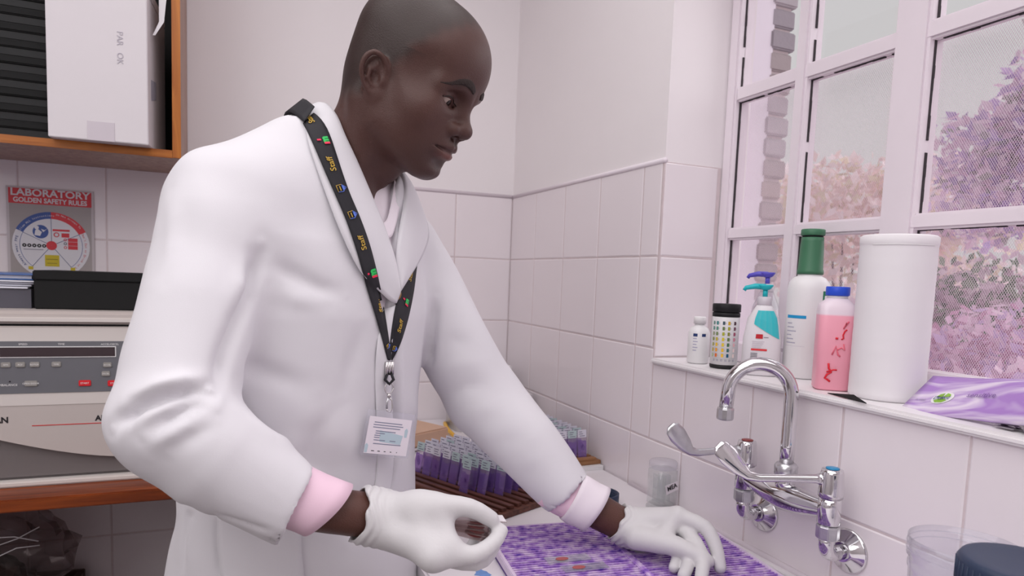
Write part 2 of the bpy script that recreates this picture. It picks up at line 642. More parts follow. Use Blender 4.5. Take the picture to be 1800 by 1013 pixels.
attr_mat('foliage', 0.6)
_nt = MATS['foliage'].node_tree
_tl = _nt.nodes.new('ShaderNodeBsdfTranslucent')
_mx = _nt.nodes.new('ShaderNodeMixShader')
_mx.inputs[0].default_value = .5
_at = [n for n in _nt.nodes if n.type == 'ATTRIBUTE'][0]
_nt.links.new(_at.outputs['Color'], _tl.inputs['Color'])
_out = [n for n in _nt.nodes if n.type == 'OUTPUT_MATERIAL'][0]
_nt.links.new(_nt.nodes['Principled BSDF'].outputs[0], _mx.inputs[1])
_nt.links.new(_tl.outputs[0], _mx.inputs[2])
_nt.links.new(_mx.outputs[0], _out.inputs['Surface'])
def bush(name, label, c, rx, ry, rz, n, cols, leaf, seed):
    r = np.random.default_rng(seed)
    t = thing(name, label, 'shrub', (c[0], c[1], -0.02), group=None)
    m = MB()
    for i in range(n):
        d = r.normal(size=3)
        d /= np.linalg.norm(d)
        if d[2] < -0.3:
            d[2] = -d[2]
        rad = 0.45 + 0.55 * r.random() ** 0.5
        lump = 1 + 0.22 * math.sin(5 * d[0] + seed) * math.cos(4 * d[1] + 2 * seed) + 0.15 * math.sin(9 * d[2] + 3 * d[0])
        p = Vector((d[0] * rx * rad * lump, d[1] * ry * rad * lump, c[2] + d[2] * rz * rad * lump))
        a = Vector(r.normal(size=3)).normalized()
        bb = a.cross(Vector(r.normal(size=3))).normalized()
        s = leaf * (0.6 + 0.8 * r.random())
        col = cols[int(r.random() ** 1.2 * len(cols))]
        k = 0.85 + 0.3 * r.random()
        col = (col[0] * k, col[1] * k, col[2] * k, 1)
        m.add([p, p + a * s * .5 + bb * s * .28, p + a * s, p + a * s * .5 - bb * s * .28], [(0, 1, 2, 3)], col)
    m.build('foliage', 'foliage', t, fix=False)
    st = MB()
    for i in range(7):
        a = r.random() * 6.28
        q = Vector((math.cos(a) * rx * .5, math.sin(a) * ry * .5, c[2] + rz * (.1 + .4 * r.random())))
        st.tube([(0, 0, 0), tuple(q * .5 + Vector((0, 0, .1))), tuple(q)], [.03, .02, .008], 7)
    mname = 'twig_bark'
    if mname not in MATS:
        mat(mname, rgb(112, 92, 96), 0.9)
    st.build('stem', mname, t, fix=False)
    return t
PK = [rgb(244, 220, 236), rgb(236, 204, 226), rgb(214, 190, 228), rgb(250, 240, 246), rgb(190, 168, 214), rgb(176, 172, 170)]
GR = [rgb(156, 172, 150), rgb(222, 190, 210), rgb(120, 142, 120), rgb(236, 208, 226), rgb(240, 220, 232)]
YL = [rgb(248, 232, 234), rgb(244, 222, 220), rgb(226, 214, 190), rgb(250, 240, 244)]
bush('lilac_bush', 'tall pale lilac flowering bush outside the right of the window', (3.6, 0.15, 1.95), .70, .95, .85, 9000, PK, 0.075, 3)
bush('green_shrub', 'low dark green shrub below the lilac bush outside', (2.35, 0.02, 1.02), .40, .62, .42, 4500, GR, 0.055, 5)
bush('dry_hedge', 'low pale straw coloured hedge outside behind the green capped bottle', (5.5, 3.5, 1.6), .9, 1.7, 1.15, 5500, YL, 0.12, 8)
bush('pink_shrub', 'broad rosy pink shrub low outside at the right edge', (1.55, -.62, .98), .30, .42, .30, 3000, PK[:3] + [rgb(200, 150, 180)], 0.045, 11)
# ------------------------------------------------------------------ wall cupboard and its contents
cup = thing('wall_cupboard', 'open wooden wall cupboard with orange front edges above the poster', 'cupboard', (-1.45, 0.0, 1.606))
W2, D, H, T = 0.493, 0.30, 0.75, 0.016
MB().box((W2 - T, -D, 0), (W2, -0.001, H)).build('side_panel', 'wood_side', cup)
MB().box((-W2, -D, 0), (-W2 + T, -0.001, H)).build('side_panel', 'wood_side', cup)
MB().box((-W2 + T, -D, 0), (W2 - T, -0.001, T)).build('bottom_panel', 'wood_side', cup)
MB().box((-W2 + T, -D, H - T), (W2 - T, -0.001, H)).build('top_panel', 'wood_side', cup)
MB().box((-W2 + T, -0.008, T), (W2 - T, -0.001, H - T)).build('back_panel', 'black_matte', cup)
MB().box((W2 - T - .001, -D - .004, 0), (W2 + .001, -D, H)).build('edge_strip', 'wood_orange', cup, bevel=.001)
MB().box((-W2 - .001, -D - .004, 0), (-W2 + T + .001, -D, H)).build('edge_strip', 'wood_orange', cup, bevel=.001)
MB().box((-W2 + T, -D - .004, -.001), (.1, -D, T + .001)).build('edge_strip', 'wood_orange_x', cup, bevel=.001)
MB().box((.1015, -D - .004, -.001), (W2 - T, -D, T + .001)).build('edge_strip', 'wood_orange_x', cup, bevel=.001)

zc = 1.606 + T + 0.0005
names = ['lowest', 'second', 'third', 'fourth', 'fifth', 'sixth', 'seventh', 'eighth', 'ninth', 'tenth', 'eleventh']
for k in range(11):
    h = 0.0335
    x0, x1 = -1.92 + random.uniform(-.002, .002), -1.208 + random.uniform(-.002, .0005)
    t = thing('slide_box', 'flat black slide storage box, %s from the bottom of the cupboard stack' % names[k], 'box', ((x0 + x1) / 2, -.175, zc), group='black slide boxes in the cupboard')
    w = (x1 - x0) / 2
    if k < 10:
        MB().box((-w, -.11, 0), (w, .11, h * .52)).build('tray', 'black_plastic', t, bevel=.002)
        MB().box((-w - .001, -.112 - random.uniform(0, .003), h * .54), (w + .001, .111, h - .0006)).build('lid', 'black_matte', t, bevel=.0025)
    else:
        tag(t, 'bright blue flat box on top of the black boxes in the cupboard', 'box')
        t.pop('group', None) if hasattr(t, 'pop') else None
        if 'mid_blue' not in MATS:
            mat('mid_blue', rgb(60, 120, 170), .4)
        MB().box((-w, -.11, 0), (w, .11, h * .6)).build('tray', 'mid_blue', t, bevel=.002)
        MB().box((-w - .001, -.112, h * .62), (w + .001, .111, h)).build('lid', 'mid_blue', t, bevel=.002)
    zc += h

wb = thing('cardboard_box', 'tall white cardboard box standing in the wooden wall cupboard', 'box', (-1.104, -0.215, 1.6230), rotz=-.075)
MB().box((-.095, -.125, 0), (.095, .105, .322)).build('body', 'white_card', wb, bevel=.0015)
MB().box((-.0955, -.1257, .3225), (.0955, .1055, .345)).build('flap', 'white_card', wb, bevel=.0015)
MB().box((-.022, -.1262, .0), (.030, -.1252, .040)).build('tape', 'grey_tape' if 'grey_tape' in MATS else mat('grey_tape', rgb(205, 196, 204), .35).name, wb)
mat('pencil_ink', rgb(188, 182, 192), .6)
text_obj('handwriting', 'PAR   OK', .017, frame((.042, -.1258, .200), (0, 0, -1), (1, 0, 0)), 'pencil_ink', wb)
lines = MB()
for k in range(5):
    lines.box((.0952, -.085 + k * .013, .105 + .003 * k), (.0957, -.078 + k * .013, .15 + .002 * k), None)
lines.build('print_lines', 'grey_ink', wb)

# torn plastic strip hanging by the cupboard side
mat('film_white', rgb(226, 222, 226), .3)
st = MB()
pts = [(-1.000, -.3075, 2.2), (-.997, -.3095, 2.05), (-.990, -.311, 1.96), (-.993, -.313, 1.900), (-1.008, -.316, 1.868)]
for k in range(len(pts) - 1):
    a, c = Vector(pts[k]), Vector(pts[k + 1])
    w0, w1 = (.009, .009) if k < 2 else ((.008, .005) if k == 2 else (.005, .0025))
    q = Vector((1, 0, .1)).normalized()
    n = Vector((0, -.0006, 0))
    st.add([a - q * w0, a + q * w0, c + q * w1, c - q * w1, a - q * w0 + n, a + q * w0 + n, c + q * w1 + n, c - q * w1 + n],
           [(0, 1, 2, 3), (7, 6, 5, 4), (0, 4, 5, 1), (2, 6, 7, 3), (1, 5, 6, 2), (3, 7, 4, 0)])
tag(st.build('plastic_strip', 'film_white'), 'torn white plastic strip hanging beside the cardboard box', 'plastic strip')

# ------------------------------------------------------------------ safety poster
po = thing('safety_poster', 'red and white laboratory safety rules poster with a wheel chart on the back wall', 'poster', (-1.272, -0.0038, 1.43))
mat('paper_grey', rgb(196, 188, 192), .6, noise=.02)
mat('poster_grey', rgb(166, 158, 158), .6, noise=.04)
mat('poster_red', rgb(206, 56, 66), .5)
mat('poster_blue', rgb(60, 84, 150), .5)
mat('poster_white', rgb(216, 214, 220), .5)
mat('poster_yellow', rgb(196, 176, 40), .5)
X_, Z_ = (1, 0, 0), (0, 0, 1)
MB().box((-.094, -.0006, -.165), (.094, 0, .113)).build('sheet', 'paper_grey', po)
MB().box((-.088, -.0010, -.160), (.088, -.0006, .072)).build('backdrop', 'poster_grey', po)
MB().box((-.089, -.0012, .071), (.089, -.0006, .109)).build('title_band', 'poster_red', po)
text_obj('title', 'LABORATORY', .0245, frame((0, -.0013, .0985), X_, Z_), 'poster_white', po, bold=.0006, sx=1.08)
text_obj('title', 'GOLDEN SAFETY RULES', .0165, frame((0, -.0013, .080), X_, Z_), 'poster_white', po, bold=.0005, sx=.9)
WC = Vector((0, -.0014, -.031))
def sector(name, r0, r1, a0, a1, material, dy=0.0, n=20):
    m = MB()
    vs_, fs_ = [], []
    for k in range(n + 1):
        a = math.radians(a0 + (a1 - a0) * k / n)
        for r in (r0, r1):
            vs_.append((WC.x + r * math.cos(a), WC.y - dy, WC.z + r * math.sin(a)))
            vs_.append((WC.x + r * math.cos(a), WC.y - dy - .0003, WC.z + r * math.sin(a)))
    for k in range(n):
        q = k * 4
        fs_ += [(q + 1, q + 3, q + 7, q + 5), (q, q + 4, q + 6, q + 2), (q + 2, q + 6, q + 7, q + 3), (q, q + 1, q + 5, q + 4)]
    m.add(vs_, fs_)
    return m.build(name, material, po)
sector('wheel', .0005, .084, 0, 360, 'poster_white', 0, 48)
sector('rim_segment', .0675, .0845, 90, 153, 'poster_blue', .0003)
sector('rim_segment', .0675, .0845, 27, 90, 'poster_red', .0003)
sector('rim_line', .0672, .0682, -52, 27, 'poster_blue', .0002)
sector('rim_line', .0672, .0682, 153, 232, 'poster_blue', .0002)
sector('hub', .0005, .0115, 0, 360, 'poster_red', .0006, 32)
for a in (90, 27, 153, 232, -52):
    d = Vector((math.cos(math.radians(a)), 0, math.sin(math.radians(a))))
    MB().tube([WC + d * .011 + Vector((0, -.0005, 0)), WC + d * .068 + Vector((0, -.0005, 0))], .0005, 6).build('spoke', 'blue_ink', po)
ic_ = sector('icon_disc', .0005, .017, 0, 360, 'poster_blue', .0004, 28)
ic_.location = (-.023, 0, .034)
hd = MB().lathe([(.0005, 0), (.0048, .0001), (.0048, .0004)], 16, Matrix.Translation((-.031, -.0022, .013)) @ Matrix.Rotation(math.pi / 2, 4, 'X')); hd.build('icon_reader', 'poster_white', po)
MB().poly([(-.036, -.012), (-.024, -.014), (-.02, -.004), (-.029, .004), (-.034, 0)], 0, .0004, frame((0, -.0026, .006), X_, Z_)).build('icon_reader', 'poster_white', po)
MB().poly([(-.022, .004), (-.014, .001), (-.008, .006), (-.013, .0), (-.017, -.004)], 0, .0004, frame((0, -.0026, .006), X_, Z_)).build('icon_book', 'poster_white', po)
MB().box((.003, -.0022, .006), (.040, -.0018, .011)).build('icon_sign', 'poster_red', po)
MB().box((.022, -.0022, -.009), (.039, -.0018, .0015)).build('icon_sign', 'poster_red', po)
ic_ = sector('icon_ring', .004, .0062, 0, 360, 'poster_red', .0006, 20)
ic_.location = (.011, 0, .028)
for k in range(3):
    MB().box((.036, -.0022, -.039 + k * .0098), (.057, -.0018, -.030 + k * .0098)).build('icon_sign', 'poster_red', po)
    ic_ = sector('icon_ring', .0022, .0036, 0, 360, 'black_ink' if k == 1 else 'poster_red', .0006, 14)
    ic_.location = (.030, 0, -.0035 + k * .0098)
for k in range(5):
    ic_ = sector('icon_dot', .0016, .0046, 0, 360, 'black_ink', .0005, 16)
    ic_.location = (-.058 + k * .0105, 0, -.0015)
MB().box((-.060, -.0021, -.0435), (-.018, -.0018, -.0415)).build('icon_caption', 'grey_ink', po)
MB().box((-.015, -.0022, -.084), (.016, -.0018, -.055)).build('icon_sign', 'poster_yellow', po)
MB().box((-.012, -.0024, -.0665), (.013, -.0022, -.0655)).build('icon_line', 'black_ink', po)
MB().box((-.010, -.0024, -.0765), (.011, -.0022, -.0755)).build('icon_line', 'black_ink', po)
for a in (-128, -52):
    d = Vector((math.cos(math.radians(a)), 0, math.sin(math.radians(a))))
    q = WC + d * .074
    MB().box((q.x - .005, -.0024, q.z - .004), (q.x + .005, -.002, q.z + .004)).build('icon_mark', 'poster_yellow', po)
def arc_text(s, r, a_mid, size, material, flip=False, pitch=1.0):
    n = len(s)
    stp = math.degrees(size * .62 / r) * pitch
    for i, ch in enumerate(s):
        if ch == ' ':
            continue
        k = i - (n - 1) / 2
        a = math.radians(a_mid + (k if flip else -k) * stp)
        d = Vector((math.cos(a), 0, math.sin(a)))
        tg = Vector((math.sin(a), 0, -math.cos(a)))
        M = frame(WC + d * r + Vector((0, -.0007, 0)), tg if not flip else -tg, d if not flip else -d)
        text_obj('lettering', ch, size, M, material, po)
arc_text('Follow ALL Instructions', .0755, 121, .0068, 'poster_white')
arc_text('Do Not Attempt To', .0795, 59, .0060, 'poster_white')
arc_text('Always wear PPE', .0755, 193, .0085, 'blue_ink')
arc_text('Don\'t Eat or Drink in Lab', .0755, -14, .0070, 'poster_red')

# ------------------------------------------------------------------ wooden bench along the back wall
be = thing('wooden_bench', 'dark reddish wooden bench top under the centrifuge', 'bench', (-1.62, 0, 0))
MB().box((-1.2, -.535, .874), (1.035, -.006, .8995)).build('bench_top', 'bench_wood', be, bevel=.003)
MB().box((-1.2, -.46, 0.0), (-1.14, -.40, .874)).build('leg', 'bench_wood', be, bevel=.003)
MB().box((.96, -.46, 0.0), (1.02, -.40, .874)).build('leg', 'bench_wood', be, bevel=.003)
MB().box((-1.2, -.07, 0.0), (-1.14, -.01, .874)).build('leg', 'bench_wood', be, bevel=.003)
MB().box((.96, -.07, 0.0), (1.02, -.01, .874)).build('leg', 'bench_wood', be, bevel=.003)
mat('drawer_dark', rgb(66, 44, 34), .6, noise=.2)
cr = thing('storage_crate', 'low dark wooden crate on the floor under the bench', 'crate', (-1.42, -.2, 0), rotz=-.12)
for (lo, hi) in (((-.2, -.16, 0), (.2, -.145, .56)), ((-.2, .145, 0), (.2, .16, .56)), ((-.2, -.145, 0), (-.185, .145, .56)), ((.185, -.145, 0), (.2, .145, .56))):
    MB().box(lo, hi).build('side_board', 'drawer_dark', cr, bevel=.002)
MB().box((-.185, -.145, .50), (.185, .145, .515)).build('shelf_board', 'drawer_dark', cr)

# crumpled polythene bag on the crate
def blob_mesh(c, r, n=1200, amp=.22, seed=1, sub=4):
    bm = bmesh.new()
    bmesh.ops.create_icosphere(bm, subdivisions=sub, radius=1)
    rr = np.random.default_rng(seed)
    K = rr.normal(size=(14, 3)) * 3.2
    ph = rr.random(14) * 6.28
    for v in bm.verts:
        d = np.array(v.co)
        s = 1 + amp * float(np.mean(np.abs(np.sin(K @ d + ph))) - .6) * 2.2
        v.co = Vector((c[0] + d[0] * r[0] * s, c[1] + d[1] * r[1] * s, max(c[2] + d[2] * r[2] * s, c[2] - r[2] * .8)))
    me = bpy.data.meshes.new('blob')
    bm.to_mesh(me)
    bm.free()
    return me
bag = thing('polythene_bag', 'crumpled clear polythene bag in the shadow under the bench', 'bag', (-1.40, -.25, .561))
me = blob_mesh((0, 0, .12), (.19, .11, .13), amp=.5, seed=4)
new_obj('film', me, bag, 'bag_film')
me = blob_mesh((-.02, 0, .07), (.12, .08, .075), amp=.3, seed=9)
mat('bag_content', rgb(74, 56, 52), .8, noise=.3, scale=30)
new_obj('bundle', me, bag, 'bag_content')
tie = MB()
for k in range(6):
    a = rng.random(3) * 6.28
    pts = [(-.17 + .33 * s / 8, -.105 - .012 * math.sin(a[0] + s), .03 + .2 * (k + .5) / 6 + .03 * math.sin(a[1] + s * .8)) for s in range(9)]
    tie.tube(pts, .0014, 5)
tie.build('fold_lines', 'film_white', bag, fix=False)

# ------------------------------------------------------------------ centrifuge
ce = thing('centrifuge', 'beige benchtop centrifuge with grey control panel on the wooden bench', 'centrifuge', (-1.23, -.45, .8998))
CW, CE_ = -.24, .245
MB().box((CW, .012, .012), (CE_, .40, .329)).build('housing', 'grey_case', ce, bevel=.006)
# beige front fascia with curved lower edge
out = [(CW, .329)]
for k in range(0, 21):
    t = k / 20
    x = CW + (CE_ - CW) * t
    z = .052 + .047 * min(1.6, max(0, (.165 - x) / .213)) ** 1.5
    out.append((x, z))
out += [(CE_, .329)]
MB().poly(out, 0, .012, frame((0, .012, 0), X_, Z_)).build('fascia', 'beige_case', ce)
MB().box((CW, -.001, .168), (CE_, .003, .193)).build('bevel_strip', 'beige_case_light', ce)
MB().box((CW, -.001, .298), (CE_, .003, .326)).build('bevel_strip', 'beige_case_light', ce)
MB().box((CW, -.003, .0), (CE_ - .004, .40, .012)).build('base_rim', 'beige_case_light', ce, bevel=.003)
MB().box((CW - .002, -.006, .3335), (CE_ + .002, .40, .360)).build('lid', 'beige_case', ce, bevel=.006)
MB().box((CW, -.0085, .338), (CE_, -.005, .347)).build('lid_ridge', 'beige_case_light', ce, bevel=.001)
MB().box((CW + .003, .002, .329), (CE_ - .003, .39, .3335)).build('lid_gap', 'black_matte', ce)
pn = MB().box((CW, -.0022, .193), (CE_ - .002, .001, .2985)).build('control_panel', 'panel_grey', ce)
dp = MB().box((-.045, -.0034, .2655), (.157, -.0022, .2880)).build('display', 'white_ink', pn)
MB().box((-.0433, -.0038, .2672), (.1553, -.0033, .2863)).build('display_window', 'display_dark', pn)
def key(x, z, w, h, material, s):
    k = MB().box((x - w / 2, -.0048, z - h / 2), (x + w / 2, -.002, z + h / 2)).build('key', material, pn, bevel=.0012)
    if s:
        text_obj('key_text', s, h * .42, frame((x, -.0049, z), X_, Z_), 'white_ink', pn)
for x, s in ((-.034, 'RPM'), (-.010, 'RCF'), (.014, 'ROTOR'), (.051, 'TIME')):
    key(x, .2515, .0165, .0105, 'key_grey', s)
key(.141, .2490, .0155, .0105, 'key_grey', 'ACCEL')
key(.138, .2305, .0155, .0105, 'key_grey', 'DECEL')
key(.007, .2130, .022, .0115, 'key_grey', 'OPEN DOOR')
key(.100, .2115, .022, .0125, 'key_red', 'START')
key(.152, .2100, .022, .0125, 'key_red', 'STOP')
MB().box((-.030, -.0030, .2165), (-.027, -.002, .2190)).build('indicator', 'black_ink', pn)
text_obj('panel_text', 'IMBALANCE', .0060, frame((-.032, -.0024, .2105), X_, Z_), 'white_ink', pn)
text_obj('panel_text', 'SPEED', .0055, frame((-.005, -.0024, .2925), X_, Z_), 'white_ink', pn)
text_obj('panel_text', 'TIME', .0055, frame((.060, -.0024, .2925), X_, Z_), 'white_ink', pn)
text_obj('panel_text', 'ACCEL/DECEL', .0052, frame((.146, -.0024, .2920), X_, Z_), 'white_ink', pn)
MB().box((.006, -.0006, .1250), (.20, .0004, .1266)).build('red_stripe', 'red_ink', ce)
text_obj('brand_text', 'AN', .0165, frame((-.033, -.0003, .1390), X_, Z_), 'black_ink', ce, align='RIGHT', bold=.0006)
text_obj('brand_text', 'Alle', .0155, frame((.117, -.0003, .1360), X_, Z_), 'black_ink', ce, align='LEFT', bold=.0006)
MB().box((.158, -.0012, .056), (.178, .0004, .070)).build('warning_sticker', 'red_ink', ce)
for x in (-.2, .2):
    pass

bb = thing('slide_case', 'black rectangular case lying on top of the beige centrifuge', 'case', (-1.107, -.335, 1.2602), rotz=-.06)
MB().box((-.116, -.068, 0), (.116, .075, .060)).build('tray', 'black_matte', bb, bevel=.002)
MB().box((-.1175, -.0695, .0605), (.1175, .0765, .080)).build('lid', 'black_matte', bb, bevel=.002)
gr = thing('document_tray', 'dark grey tray under the papers on top of the centrifuge', 'tray', (-1.37, -.26, 1.2602))
mat('dark_grey_plastic', rgb(84, 82, 92), .5)
MB().box((-.10, -.12, 0), (.135, .12, .006)).build('base', 'dark_grey_plastic', gr)
MB().box((-.10, -.12, .006), (.135, -.114, .040)).build('rim', 'dark_grey_plastic', gr)
MB().box((-.10, .114, .006), (.135, .12, .040)).build('rim', 'dark_grey_plastic', gr)
MB().box((.129, -.114, .006), (.135, .114, .040)).build('rim', 'dark_grey_plastic', gr)
MB().box((-.094, -.11, .007), (.125, .11, .040)).build('insert', 'panel_grey', gr)
mat('folder_blue', rgb(70, 110, 176), .35)
mat('paper_white', rgb(222, 222, 232), .6)
z = 1.3012
for k in range(4):
    t = MB()
    yo = random.uniform(-.008, .008)
    t.add([(-.10, -.115 + yo, 0), (.12 + .004 * k, -.118 + yo, -.0), (.12 + .004 * k, .11 + yo, 0), (-.10, .11 + yo, 0),
           (-.10, -.115 + yo, .0040), (.12 + .004 * k, -.118 + yo, .0030), (.12 + .004 * k, .11 + yo, .0030), (-.10, .11 + yo, .0040)],
          [(0, 3, 2, 1), (4, 5, 6, 7), (0, 1, 5, 4), (1, 2, 6, 5), (2, 3, 7, 6), (3, 0, 4, 7)])
    o = t.build('paper_bundle', 'paper_white')
    o.location = (-1.36, -.26, z)
    tag(o, ['lowest', 'second', 'third', 'top'][k] + ' bundle of white papers under the blue folder on the centrifuge', 'papers', 'paper bundles on the centrifuge')
    z += .0045
fo = thing('folder', 'shiny blue plastic folder on the papers beside the black case', 'folder', (-1.36, -.26, z))
MB().box((-.10, -.118, 0), (.128, .112, .0015)).build('cover', 'folder_blue', fo)
MB().box((-.10, -.112, .0022), (.125, .108, .0095)).build('sheets', 'paper_white', fo)
MB().box((-.10, -.119, .010), (.130, .112, .0115)).build('cover', 'folder_blue', fo)
# ------------------------------------------------------------------ worktop with draining board
CZ = 0.900
wt = thing('worktop', 'white worktop with draining board along the window wall', 'worktop', (0, 0, 0))
MB().box((-.575, -2.6, CZ - .035), (-.003, -.004, CZ)).build('top', 'counter', wt, bevel=.004)
up_ = MB()
up_.tube([(-.006, -.78, CZ + .001), (-.006, -2.6, CZ + .001)], .006, 8)
up_.build('sealant_bead', 'white_paint', wt)
MB().box((-.030, -2.6, CZ), (-.022, -.95, CZ + .0035)).build('drain_lip', 'sill_paint', wt, bevel=.001)
gl = MB()
for k in range(26):
    y = -.97 - k * .06
    if random.random() < .75:
        gl.box((-.0212, y - random.uniform(.01, .05), CZ - .0005), (-.0195, y, CZ + .0006))
gl.build('grime_line', 'putty_dark', wt, fix=False)
mat('cabinet_white', rgb(206, 198, 200), .5)
cb = thing('base_cabinet', 'white base cabinet carrying the worktop by the window', 'cabinet', (0, 0, 0))
MB().box((-.53, -2.55, .08), (-.006, -.54, CZ - .0355)).build('body', 'cabinet_white', cb)
MB().box((-.48, -2.55, 0.0), (-.006, -.54, .08)).build('plinth', 'black_matte', cb)
for k in range(4):
    y0 = -2.54 + k * .5
    d_ = MB().box((-.548, y0, .1), (-.53, y0 + .49, CZ - .04)).build('door', 'cabinet_white', cb, bevel=.002)
    MB().tube([(-.548, y0 + .44, .6), (-.565, y0 + .44, .605), (-.565, y0 + .44, .695), (-.548, y0 + .44, .7)], .004, 8).build('handle', 'steel', d_)

# ------------------------------------------------------------------ mixer tap
tap = thing('mixer_tap', 'chrome wall mixer tap with two elbow levers and a swan neck spout', 'tap', (0, 0, 0))
VX = -.052
hotY, coldY, spY = -1.195, -1.370, -1.283
for yv, cap in ((hotY, 'hot'), (coldY, 'cold')):
    fy = yv + .004
    # wall rose: fluted cone
    M = frame((-.001, fy, .974), (0, 1, 0), (0, 0, 1))  # local z -> world x (1,0,0)
    M = Matrix.Translation((-.001, fy, .974)) @ Matrix.Rotation(-math.pi / 2, 4, 'Y')
    rose = MB().lathe([(.033, 0), (.0335, .003), (.031, .0045), (.024, .008), (.017, .014), (.0145, .016)], 28, M, smooth=True)
    rose.build('wall_rose', 'chrome', tap)
    el = [(-.010, fy, .974), (-.03, fy, .974)]
    for k in range(1, 9):
        a = math.pi / 2 * k / 8
        el.append((-.032 - .020 * math.sin(a), fy + (yv - fy) * k / 8, .974 + .020 * (1 - math.cos(a))))
    el.append((VX, yv, 1.005))
    MB().tube(el, .0112, 18).build('elbow_pipe', 'chrome', tap)
    MB().lathe([(.0145, 0), (.0165, .002), (.0165, .020), (.0145, .022)], 8, Matrix.Translation((VX, yv, 1.000)), smooth=False).build('union_nut', 'chrome_worn', tap, bevel=.001)
    MB().lathe([(.0145, 1.0225), (.0160, 1.024), (.0162, 1.050), (.0158, 1.0625)], 32, Matrix.Translation((VX, yv, 0))).build('valve_body', 'chrome', tap)
    hb = MB().lathe([(.0172, 1.0630), (.0172, 1.070), (.0158, 1.098), (.0145, 1.1035), (.0100, 1.1045)], 24, Matrix.Translation((VX, yv, 0))).build('handle_boss', 'chrome', tap)
    idx = mat('index_' + cap, rgb(140, 60, 60) if cap == 'hot' else rgb(40, 140, 190), .3)
    MB().lathe([(.0095, 1.1046), (.0093, 1.1060), (.005, 1.1068)], 24, Matrix.Translation((VX, yv, 0))).build('index_button', idx, hb)
# horizontal body between the valves: tapering arms into a central hub
arm = []
rad = []
for k in range(17):
    t = k / 16
    y = hotY + (coldY - hotY) * t
    sag = -.006 * math.sin(math.pi * t)
    arm.append((VX, y, 1.043 + sag))
    rad.append(.0118 + .0080 * math.sin(math.pi * t) ** 2)
MB().tube(arm, rad, 20, flat=1.15, ref=(0, 0, 1)).build('bridge', 'chrome', tap)
MB().lathe([(.0150, 1.04), (.0150, 1.066), (.0135, 1.069)], 24, Matrix.Translation((VX, spY, 0))).build('spout_socket', 'chrome', tap)
MB().lathe([(.0155, 1.0695), (.0175, 1.072), (.0175, 1.085), (.0150, 1.089), (.0125, 1.0905)], 24, Matrix.Translation((VX, spY, 0))).build('spout_collar', 'chrome_worn', tap)
pts = [(VX, spY, 1.085), (VX, spY, 1.12), (VX, spY, 1.16), (VX, spY, 1.195)]
ax, ay = -.80, .60         # plan direction in which the spout is swung
R_ = .047
for k in range(1, 19):
    a = math.radians(168) * k / 18
    dd = R_ * (1 - math.cos(a))
    pts.append((VX + ax * dd, spY + ay * dd, 1.195 + R_ * math.sin(a)))
lx, ly, lz = pts[-1]
pts.append((lx + ax * .003, ly + ay * .003, lz - .038))
MB().tube(pts, .0108, 20).build('spout', 'chrome', tap)
ex, ey, ez = pts[-1]
MB().lathe([(.0118, -.020), (.0135, -.018), (.0135, -.002), (.0120, 0)], 12, Matrix.Translation((ex, ey, ez + .003)), smooth=False).build('aerator', 'chrome_worn', tap, bevel=.0008)
# elbow levers
def lever(yv, tipx, tipy, ddx):
    b0 = Vector((VX, yv, 1.088))
    tip = Vector((tipx, tipy, 1.128))
    d = (Vector((tipx, tipy, 0)) - Vector((VX, yv, 0)))
    L = d.length
    d.normalize()
    s = Vector((-d.y, d.x, 0))
    m = MB()
    prof = [(.010, .011, .0085, 0), (.022, .0068, .0070, 0), (.05, .0058, .0060, -.001), (.62 * L, .0060, .0048, -.004), (.72 * L, .0078, .0042, -.001), (.80 * L, .0125, .0040, .010), (.90 * L, .0155, .0036, .026), (.97 * L, .0135, .0034, .037), (1.0 * L, .007, .003, .042)]
    ring = []
    cs = [b0 + d * t + Vector((0, 0, z)) for (t, w, h, z) in prof]
    for i, (t, w, h, z) in enumerate(prof):
        pd = (cs[min(i + 1, len(cs) - 1)] - cs[max(i - 1, 0)]).normalized()
        v_ = Vector((-.50, -.75, .45))
        nb_ = (v_ - pd * v_.dot(pd)).normalized()
        sb_ = pd.cross(nb_)
        for k in range(16):
            a = 2 * math.pi * k / 16
            ring.append(cs[i] + sb_ * (w * math.cos(a)) + nb_ * (h * math.sin(a) * .8))
    fs_ = []
    for i in range(len(prof) - 1):
        for k in range(16):
            k2 = (k + 1) % 16
            fs_.append((i * 16 + k, i * 16 + k2, (i + 1) * 16 + k2, (i + 1) * 16 + k))
    fs_.append(tuple(reversed(range(16))))
    fs_.append(tuple((len(prof) - 1) * 16 + k for k in range(16)))
    m.add(ring, fs_, smooth=True)
    m.build('elbow_lever', 'chrome_worn' if yv == hotY else 'chrome', tap)
lever(hotY, -.188, -1.165, 0)
lever(coldY, -.196, -1.292, 0)

# ------------------------------------------------------------------ things on the sill
SZ = SILL + .0125
def put(o, x, y, rot=0.0, z=SZ):
    o.location = (x, y, z)
    o.rotation_euler = (0, 0, rot)

FACE = math.atan2(-1.0, -.85)     # outward direction towards the room
def wrap(m, r, a0, a1, z0, z1, col, n=6, ry=None, p=2.0):
    ry = ry or r
    vs_ = []
    for k in range(n + 1):
        a = a0 + (a1 - a0) * k / n
        ca, sa = math.cos(a), math.sin(a)
        x = r * math.copysign(abs(ca) ** (2 / p), ca)
        y = ry * math.copysign(abs(sa) ** (2 / p), sa)
        vs_ += [(x, y, z0), (x, y, z1)]
    m.add(vs_, [(2 * k, 2 * k + 2, 2 * k + 3, 2 * k + 1) for k in range(n)], col, True)

